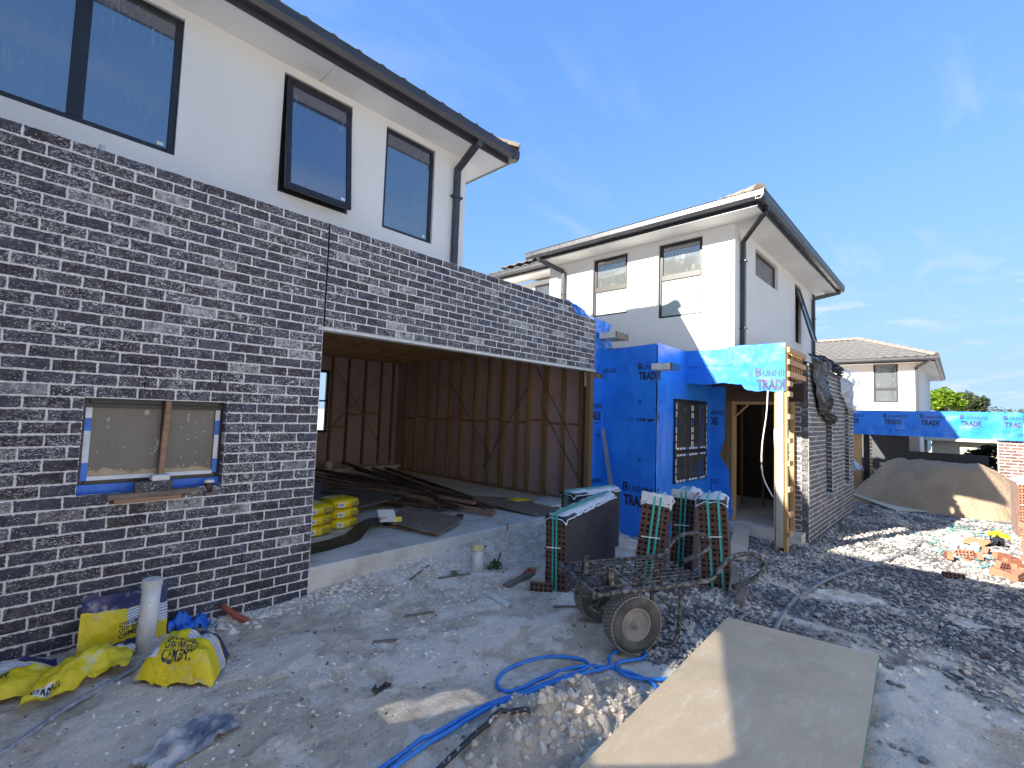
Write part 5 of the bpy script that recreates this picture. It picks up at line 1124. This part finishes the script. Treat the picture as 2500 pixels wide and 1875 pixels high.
# ------------------------------------------------------------------ cement bags
def full_bag(p, w=.40, d=.46, h=.125, txt=True, loc=(0, 0, 0), rz=0):
    bm = bmesh.new(); bmesh.ops.create_cube(bm, size=1); bmesh.ops.subdivide_edges(bm, edges=bm.edges, cuts=5, use_grid_fill=True)
    me = bpy.data.meshes.new('sack')
    for v in bm.verts:
        x, y, z = v.co * 2; k = 1 - .16 * (x * x * y * y); ez = 1 - .30 * max(abs(x), abs(y)) ** 6
        n_ = .05 * noise.noise(Vector((x * 2 + loc[0] * 7, y * 2, z * 2 + loc[2] * 9)))
        rr = 1 - .05 * abs(z) ** 2
        v.co = Vector((x * w / 2 * k * rr * (1 + n_ * .4), y * d / 2 * k * rr, (z * ez * (1 + n_) + 1) * h / 2))
    bm.to_mesh(me); bm.free(); me.materials.append(MATS['bag_yellow']); me.polygons.foreach_set('use_smooth', [True] * len(me.polygons))
    o = bpy.data.objects.new('sack', me); col.objects.link(o); adopt(o, p, False)
    y0 = -d / 2 - .004
    mb = MB(); mb.quad((-.14, y0, h * .25), (-.05, y0, h * .25), (-.05, y0, h * .72), (-.14, y0, h * .72)); mb.build('label', 'label_white', p, world=False)
    mb = MB(); letter(mb, 'E10', lambda x, z: (-.122 + x, y0 - .002, h * .38 + z), .055, .03, .03)
    for k, s_ in enumerate(('LOW CARBON', 'OFF WHITE', 'CEMENT')): letter(mb, s_, lambda x, z, k=k: (.03 + x, y0 - .0005, h * (.66 - .22 * k) - (.006 if k == 2 else 0) + z), .125, .021 if k < 2 else .027, .03)
    mb.build('lettering', 'ink_black', p, world=False)
    return o
k = 0
for sx, sy_, n in ((.55, 1.24, 3), (1.0, 1.42, 3)):
    for i in range(n):
        lab = 'full yellow cement bag, %s of the stack %s' % (('bottom', 'middle', 'top')[i], 'tucked behind the brick jamb' if sx < .8 else 'beside the grey sheet in the garage')
        p = thing('cement_bag', lab, 'cement bag', (sx + random.uniform(-.012, .012), sy_ + random.uniform(-.01, .01), SZ + i * .122), R(random.uniform(-2, 2)), 'full cement bags in the garage'); full_bag(p, loc=(sx, sy_, i))
def empty_bag(label, fn, nu=26, nv=22, txt=()):
    p = tag(bpy.data.objects.new('cement_bag', None), label, 'cement bag', 'empty cement bags'); col.objects.link(p); p.location = fn(.5, .5)
    mb = MB(); mb.grid(fn, nu, nv, uv=True); mb.build('sack', 'bag_print', p, True)
    def sf(u, v, e=.004):
        q, a, b = Vector(fn(u, v)), Vector(fn(u + .01, v)), Vector(fn(u, v + .01)); n_ = (a - q).cross(b - q).normalized()
        if (CAM - q).dot(n_) < 0: n_ = -n_
        return q + n_ * e
    mb = MB()
    for (s_, u, v, du, dv, flip) in txt: letter(mb, s_, lambda x, y: sf(u + (x * du if not flip else -y * du), v + (y * dv if not flip else x * dv)), 1., 1., .03)
    if txt: mb.build('lettering', 'ink_black', p)
    return p
T3 = lambda u, v, s_: [('LOW CARBON', u, v, s_, s_ * .2, False), ('OFF WHITE', u, v - s_ * .26, s_, s_ * .2, False), ('CEMENT', u, v - s_ * .58, s_, s_ * .27, False)]
def bagA(u, v):     # leaning on the wall behind the white pipe
    x = -1.64 + .50 * u + .03 * v; z = .03 + .40 * v - .05 * u * v; return (x, -.055 - .16 * (1 - v) - .05 * math.sin(u * 5) * v - .025 * fbm(u * 3, v * 3, 1), z + .02 * fbm(u * 4, v * 2, 6) - .06 * (1 - v) * u)
empty_bag('empty yellow cement bag propped against the brick wall behind the white pipe', bagA, txt=T3(.42, .50, .34))
def bagB(u, v):
    a, b = u - .5, v - .5; x = -1.60 + .50 * a + .12 * b; y = -.46 + .16 * a + .42 * b
    return (x, y, gz(x, y) + .045 + .11 * math.exp(-((b + .1) / .22) ** 2) * (1 - abs(2 * a) ** 3) + .045 * fbm(u * 4, v * 4, 3) + .015 * fbm(u * 11, v * 11, 5) + .05 * max(0, a))
empty_bag('crumpled empty cement bag lying printed side up between pipe and pale hose', bagB, txt=[('CEMENT', .06, .12, .26, .09, False)])
def bagC(u, v):
    a, b = u - .5, v - .5; x = -1.15 + .34 * a + .20 * b; y = -.79 - .34 * a + .36 * b
    return (x, y, gz(x, y) + .02 + .20 * (1 - abs(2 * a) ** 4) * (1 - abs(2 * b) ** 7) + .028 * fbm(u * 4, v * 4, 13) + .012 * fbm(u * 12, v * 9, 3))
empty_bag('puffed-up empty yellow cement bag on the dirt in front of the pale hose', bagC, txt=T3(.30, .30, .40))
def bagD(u, v):
    a, b = u - .5, v - .5; x = -2.0 + .55 * a; y = -.42 + .40 * b + .12 * a
    return (x, y, gz(x, y) + .04 + .09 * (1 - abs(2 * a) ** 3) * (1 - abs(2 * b) ** 3) + .035 * fbm(u * 4, v * 4, 23))
empty_bag('torn empty cement bag caked with white powder at the foot of the brick wall', bagD, txt=[('CEMENT', .3, .3, .3, .1, False)])
def bagE(u, v):
    a, b = u - .5, v - .5; x = 4.1 + .42 * a; y = 1.1 + .34 * b
    return (x, y, SZ + .03 + .05 * (1 - abs(2 * a) ** 3) * (1 - abs(2 * b) ** 3) + .012 * fbm(u * 4, v * 4, 33))
empty_bag('flattened yellow cement bag on the garage slab near the studs', bagE)
def rag(name, cx, cy, sx, sy_, h, mat, label, cat, seed, rz=0., zf=surf):
    c_, s_ = math.cos(rz), math.sin(rz)
    def fn(u, v):
        a, b = (u - .5) * sx * (1 + .2 * fbm(v * 3, 0, seed)), (v - .5) * sy_ * (1 + .2 * fbm(u * 3, 2, seed)); x, y = cx + a * c_ - b * s_, cy + a * s_ + b * c_
        return (x, y, zf(x, y) + .008 + max(0, h * (fbm(u * 3.2, v * 3.2, seed) + .35 + .5 * fbm(u * 8, v * 8, seed + 2))))
    mb = MB(); mb.grid(fn, 18, 18); return tag(mb.build(name, mat, None, True), label, cat)
rag('plastic_scrap', -.98, -.10, .26, .16, .10, 'tape_blue', 'scrap of blue wrap splashed with mortar at the wall foot', 'scrap', 3)
rag('plastic_scrap', -1.30, -1.60, .42, .22, .05, 'scrap_dusty', 'dusty bluish plastic trodden into the dirt in the foreground', 'scrap', 8, .3)
rag('plastic_scrap', -.35, -1.86, .11, .05, .028, 'film_black', 'small curled black scrap on the dirt', 'scrap', 5)
rag('plastic_scrap', 2.02, -1.0, .14, .1, .06, 'red_plastic', 'red wrapper behind the long brick pack', 'scrap', 15)
rag('plastic_scrap', 18.0, -5.0, 1.6, .9, .2, 'film_white', 'white plastic lying at the foot of the sand heap', 'scrap', 25)
rag('plastic_scrap', 11.3, -5.0, .5, .3, .08, 'bag_yellow', 'yellow bag scrap among the straps in the sun', 'scrap', 35)
rag('plastic_scrap', 10.4, -4.95, .6, .18, .14, 'film_black', 'black plastic scrap among the straps in the sun', 'scrap', 45)
rag('plastic_scrap', 9.4, -4.55, .45, .3, .12, 'film_white', 'white plastic scrap among the straps in the sun', 'scrap', 55)
rag('plastic_scrap', 16.4, -2.0, .5, .4, .3, 'film_white', 'white plastic over the dark bricks near the sand heap', 'scrap', 65, 0, lambda x, y: .32)

# ------------------------------------------------------------------ on the window ledge
prop = tag(MB(), None) if False else None
mb = MB(); mb.bar((-1.205, .05, 1.235), (-1.19, .04, 1.80), .035, .05, (0, 1, 0)); tag(mb.build('timber_prop', 'red_timber', None, bevel=.002), 'upright timber prop wedged in the small window opening', 'prop')
mb = MB(); mb.bar((-1.485, -.01, 1.058), (-1.075, -.015, 1.062), .08, .032); tag(mb.build('timber_batten', 'red_timber', None, bevel=.002), 'short reddish batten on the ledge under the grey batten', 'timber')
mb = MB(); mb.bar((-1.525, -.02, 1.093), (-.96, -.02, 1.10), .085, .036); tag(mb.build('timber_batten', 'grey_timber', None, bevel=.002), 'grey weathered batten lying across the window ledge', 'timber')
for nm, me_, loc, lab in (('brick', brick_mesh(.23, 'brick', 2), (-1.255, -.055, 1.150), 'mortar-spattered brick sitting on the grey batten'),):
    mb = MB(); mb.box(-.115, .115, 0, .1, -.036, .036); o = mb.build('brick', 'brick', None, bevel=.003); o.location = loc; tag(o, lab, 'brick')
    at = o.data.attributes.new('edge', 'FLOAT', 'POINT'); at.data.foreach_set('value', [.6] * 8); at = o.data.attributes.new('rnd', 'FLOAT', 'POINT'); at.data.foreach_set('value', [.3] * 8)
mb = MB(); mb.box(-1.27, -1.155, -.03, .07, 1.187, 1.232); tag(mb.build('brick_half', 'rubble' if False else 'mortar', None, bevel=.006), 'pale broken brick half under the timber prop', 'brick')
cup = thing('coffee_cup', 'dark paper coffee cup with a white lid at the end of the window ledge', 'cup', (-.875, .02, 1.06))
mb = MB(); mb.cyl((-.875, .02, 1.06), (-.875, .02, 1.145), .027, 18, .038); mb.build('cup', 'cup_paper', cup, True)
mb = MB(); mb.cyl((-.875, .02, 1.145), (-.875, .02, 1.158), .041, 18, .036); mb.cyl((-.875, .02, 1.158), (-.875, .02, 1.166), .03, 18); mb.build('lid', 'label_white', cup, bevel=.002)

# ------------------------------------------------------------------ in the garage
def sheet(name, P, th, mat, label, cat, lift=0.):
    mb = MB(); P = [V(*p) for p in P]; mb.hexa([p - V(0, 0, th) for p in P] + P); return tag(mb.build(name, mat, None, bevel=.002), label, cat)
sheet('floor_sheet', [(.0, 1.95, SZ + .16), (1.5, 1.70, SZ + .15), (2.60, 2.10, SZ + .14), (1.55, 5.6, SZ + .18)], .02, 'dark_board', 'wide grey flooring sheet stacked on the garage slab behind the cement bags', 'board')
mb = MB(); mb.box(.2, 1.6, 2.2, 2.3, SZ, SZ + .14); tag(mb.build('timber_bearer', 'old_timber'), 'timber bearer under the grey sheet in the garage', 'timber')
mb = MB(); mb.box(1.0, 1.7, 4.6, 4.7, SZ, SZ + .155); tag(mb.build('timber_bearer', 'old_timber'), 'rear timber bearer under the grey sheet in the garage', 'timber')
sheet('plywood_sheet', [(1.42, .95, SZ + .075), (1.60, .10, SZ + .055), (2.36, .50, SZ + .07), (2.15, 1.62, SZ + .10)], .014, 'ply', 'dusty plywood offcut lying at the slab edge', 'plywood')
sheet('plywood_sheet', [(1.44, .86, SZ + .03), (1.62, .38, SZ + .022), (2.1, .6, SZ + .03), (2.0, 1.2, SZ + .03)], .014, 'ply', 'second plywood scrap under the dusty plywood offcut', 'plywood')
mb = MB(); mb.bar((2.0, .45, SZ + .02), (2.6, .85, SZ + .02), .09, .04); tag(mb.build('timber_offcut', 'old_timber'), 'timber offcut under the plywood at the slab edge', 'timber')
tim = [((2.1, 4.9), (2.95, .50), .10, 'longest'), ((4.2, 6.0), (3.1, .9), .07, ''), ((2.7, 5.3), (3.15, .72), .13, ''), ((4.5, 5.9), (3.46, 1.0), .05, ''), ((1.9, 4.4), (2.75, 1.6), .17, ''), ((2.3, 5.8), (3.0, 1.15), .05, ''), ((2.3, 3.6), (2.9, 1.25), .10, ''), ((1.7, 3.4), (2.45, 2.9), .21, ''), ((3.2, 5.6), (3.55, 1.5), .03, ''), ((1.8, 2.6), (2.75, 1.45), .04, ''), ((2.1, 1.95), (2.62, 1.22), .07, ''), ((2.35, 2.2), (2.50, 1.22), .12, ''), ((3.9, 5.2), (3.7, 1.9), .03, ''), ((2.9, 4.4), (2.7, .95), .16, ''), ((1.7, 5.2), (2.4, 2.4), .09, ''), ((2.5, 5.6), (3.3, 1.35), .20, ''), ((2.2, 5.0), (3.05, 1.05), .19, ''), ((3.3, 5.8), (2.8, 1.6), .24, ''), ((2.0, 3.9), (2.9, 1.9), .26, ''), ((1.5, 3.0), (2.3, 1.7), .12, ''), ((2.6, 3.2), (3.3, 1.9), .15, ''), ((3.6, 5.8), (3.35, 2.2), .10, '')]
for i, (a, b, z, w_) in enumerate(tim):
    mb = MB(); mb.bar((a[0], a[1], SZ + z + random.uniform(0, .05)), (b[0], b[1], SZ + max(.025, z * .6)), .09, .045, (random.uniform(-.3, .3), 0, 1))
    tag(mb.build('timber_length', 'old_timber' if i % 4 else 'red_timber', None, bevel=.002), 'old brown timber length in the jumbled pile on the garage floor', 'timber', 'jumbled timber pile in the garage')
sheet('plywood_sheet', [(3.3, 1.9, SZ + .10), (3.45, 0.15, SZ + .03), (4.2, -.02, SZ + .03), (4.35, 1.2, SZ + .03)], .016, 'ply', 'long warped board sticking out over the slab towards the brick packs', 'board')
sheet('plaster_sheet', [(4.1, .75, SZ + .06), (4.1, .35, SZ + .06), (4.75, .35, SZ + .06), (4.8, 1.0, SZ + .06)], .05, 'plaster', 'stack of pale plaster sheet at the garage corner', 'board')
mb = MB(); mb.grid(lambda u, v: (.1 + 1.35 * u, .42 + .62 * u * u * .9 + .36 * v, SZ + .006 + .16 * max(0, math.sin((u - .55) * 5.5)) * (u > .55) * (1 - .5 * v) + .008 * fbm(u * 6, v * 4, 2)), 40, 8)
tag(mb.build('membrane_strip', 'membrane', None, True), 'strip of black damp-proof membrane curling over the slab', 'membrane')
mb = MB(); mb.grid(lambda u, v: (1.42 + .34 * u, .98 + .26 * v + .12 * u, SZ + .02 + .10 * math.sin(math.pi * v) * (1 - .3 * u)), 10, 10); tag(mb.build('membrane_strip', 'membrane', None, True), 'short curled end of black membrane by the plywood', 'membrane')
sheet('packet', [(1.30, .92, SZ + .10), (1.52, .86, SZ + .09), (1.58, 1.04, SZ + .20), (1.36, 1.10, SZ + .21)], .012, 'label_white', 'small white packet on the black membrane', 'packet')
sheet('packet', [(1.47, .85, SZ + .045), (1.57, .83, SZ + .045), (1.60, .88, SZ + .13), (1.50, .90, SZ + .13)], .01, 'bag_yellow', 'small yellow packet beside the white packet', 'packet')
mb = MB(); mb.cyl((3.05, 6.0, SZ + .11), (3.05, 6.0, SZ + .3), .07, 14); tag(mb.build('bucket', 'label_white', None, True), 'small white tub at the back of the garage', 'bucket')
mb = MB(); mb.box(2.72, 2.76, .028, .034, SZ - .25, SZ + .03); mb.bar((2.74, .026, SZ - .2), (2.74, .2, SZ + .02), .04, .008); tag(mb.build('timber_stake', 'pine_h'), 'thin timber stake at the slab edge', 'stake')

# ------------------------------------------------------------------ leaning and lying timber outside
mb = MB(); a, b = V(4.90, -.42, -.15), V(4.98, -.02, 1.60); mb.bar(a, b, .075, .004, (1, 0, 0)); mb.bar(a + V(.036, .0, 0), b + V(.036, 0, 0), .004, .05, (1, 0, 0)); tag(mb.build('steel_angle', 'galv'), 'galvanised steel angle leaning against the blue wrap', 'steel angle')
mb = MB(); mb.bar((5.0, -2.22, base_z(5, -2.2) + .04), (7.15, -1.62, -.06), .24, .025); tag(mb.build('plank_ramp', 'cement_sheet'), 'pale plank laid as a ramp up to the porch slab', 'plank')
mb = MB(); mb.bar((2.86, -2.93, gz(2.86, -2.9) + .03), (3.35, -2.83, gz(3.3, -2.8) + .06), .085, .055); tag(mb.build('timber_bearer', 'grey_timber', None, bevel=.004), 'grey timber block under the brick pack nearest the post', 'timber')
mb = MB(); mb.bar((2.95, -2.84, gz(3, -2.8) + .1), (3.3, -2.76, gz(3.2, -2.8) + .24), .07, .04); tag(mb.build('timber_offcut', 'grey_timber', None, bevel=.003), 'grey offcut leaning on the brick pack nearest the post', 'timber')
mb = MB(); mb.bar((1.55, -1.10, gz(1.6, -1.1) + .02), (2.05, -1.02, gz(2, -1) + .03), .08, .025); tag(mb.build('timber_offcut', 'grey_timber', None, bevel=.003), 'flat grey offcut on the dirt behind the long brick pack', 'timber')
sheet('floor_sheet', [(13.4, -3.3, base_z(13.4, -3) + .05), (14.6, -4.1, base_z(14.6, -4) + .05), (16.5, -3.2, base_z(16.5, -3) + .1), (15.6, -2.0, base_z(15.6, -2) + .2)], .03, 'cement_sheet', 'pale sheet laid flat in front of the sand heap', 'board')
sheet('plywood_scrap', [(9.7, -4.75, base_z(9.7, -4.7) + .05), (10.3, -4.9, base_z(10, -5) + .07), (10.45, -4.62, base_z(10, -5) + .06), (9.9, -4.45, base_z(10, -4.5) + .05)], .012, 'pine_h', 'sunlit plywood scrap among the straps', 'plywood')
mb = MB(); mb.bar((6.7, -5.05, base_z(6.7, -5) + .03), (7.6, -5.35, base_z(7.6, -5.3) + .05), .12, .03); tag(mb.build('plank', 'grey_timber'), 'grey plank at the edge of the sunlit gravel', 'plank')
sticks = [((.9, -.35), (1.25, -.2)), ((1.15, -.5), (1.5, -.62)), ((1.9, -.6), (2.2, -.38)), ((.4, -1.0), (.62, -1.12)), ((1.5, -1.75), (1.66, -1.93)), ((-.05, -1.25), (.1, -1.35)), ((1.8, -.3), (2.1, -.22))]
for i, (a, b) in enumerate(sticks):
    mb = MB(); mb.bar((*a, gz(*a) + .012), (*b, gz(*b) + .014), .018, .012); tag(mb.build('timber_splinter', 'grey_timber'), 'thin timber splinter lying on the dirt', 'timber', 'timber splinters on the dirt')

# ------------------------------------------------------------------ plants
def leaves(name, mat, pts, size, parent=None):
    N = len(pts); a = np.random.uniform(0, 6.28, N); tl = np.random.uniform(-1.2, 1.2, N); s_ = size * np.random.uniform(.6, 1.4, N)
    ux = np.stack([np.cos(a), np.sin(a), np.zeros(N)], 1); uy = np.stack([-np.sin(a) * np.cos(tl), np.cos(a) * np.cos(tl), np.sin(tl)], 1); P = np.array(pts)
    Vv = np.stack([P - ux * s_[:, None], P - uy * s_[:, None] * .6, P + ux * s_[:, None], P + uy * s_[:, None] * .6], 1).reshape(-1, 3)
    me = bpy.data.meshes.new(name); me.from_pydata(Vv.tolist(), [], [(4 * i, 4 * i + 1, 4 * i + 2, 4 * i + 3) for i in range(N)])
    at = me.attributes.new('rnd', 'FLOAT', 'POINT'); at.data.foreach_set('value', np.repeat(np.random.rand(N), 4)); me.materials.append(MATS[mat])
    o = bpy.data.objects.new(name, me); col.objects.link(o)
    if parent: adopt(o, parent)
    return o
def tree(label, cx, cy, z0, zc, rx, ry, rz_, mat, n=5000, size=.12, blobs=26):
    t_ = thing('tree', label, 'tree', (cx, cy, z0))
    mb = MB(); mb.cyl((cx, cy, z0), (cx + .1, cy, zc), .18, 10, .08)
    for k in range(6): a = k * 1.05; mb.cyl((cx + .05, cy, z0 + (zc - z0) * .6), (cx + rx * .6 * math.cos(a), cy + ry * .6 * math.sin(a), zc + rz_ * .3 * math.sin(k)), .07, 6, .02)
    mb.build('trunk', 'bark', t_)
    pts = []
    for b in range(blobs):
        while True:
            q = np.random.uniform(-1, 1, 3)
            if .25 < np.linalg.norm(q) < 1: break
        c = np.array([cx + q[0] * rx * .75, cy + q[1] * ry * .75, zc + q[2] * rz_ * .75]); r = random.uniform(.22, .42) * min(rx, ry, rz_)
        for _ in range(n // blobs):
            d_ = np.random.normal(size=3); d_ /= np.linalg.norm(d_); pts.append(c + d_ * r * random.uniform(.6, 1.1))
    leaves('crown', mat, pts, size, t_)
tree('bright lime-green tree beside the far white house', 45, -3.75, -1, 3.75, 1.6, 1.35, 1.0, 'leaf_lime', 7000, .09, 46)
tree('duller olive tree partly behind the lime-green tree', 50, -5.2, -1, 3.7, 1.8, 1.35, 1.1, 'leaf_dark', 6000, .09, 40)
tree('dark shrub standing in the shade under the far beam', 22, -5.15, -.7, .7, .6, .55, .65, 'leaf_black', 2500, .07, 20)
pts = []
for k in range(60):
    y = -30 + k * .5; 
    for _ in range(140): pts.append((85 + random.gauss(0, 1.2), y + random.gauss(0, .7), random.uniform(-1, 4.4 + .5 * fbm(y * .15, 0, 3)) + random.gauss(0, .15)))
tag(leaves('tree_line', 'leaf_dark', pts, .22), 'distant line of trees on the horizon', 'trees', kind='stuff')
wd_ = thing('weed_tuft', 'small green weed tuft beside the capped drain pipe', 'weed', (1.86, -.6, .03)); pts = []
for _ in range(420): r_ = abs(random.gauss(0, .07)); a = random.uniform(0, 6.28); pts.append((1.86 + r_ * math.cos(a), -.62 + r_ * math.sin(a) * .8, gz(1.86, -.6) + random.uniform(0, .13) * max(.1, 1 - r_ * 6)))
leaves('foliage', 'weed', pts, .012, wd_)
wd_ = thing('weed_tuft', 'tiny green sprig on the dirt left of the capped drain pipe', 'weed', (1.3, -.5, .03)); pts = [(1.33 + random.gauss(0, .02), -.55 + random.gauss(0, .02), gz(1.3, -.5) + random.uniform(0, .05)) for _ in range(70)]
leaves('foliage', 'weed', pts, .01, wd_)
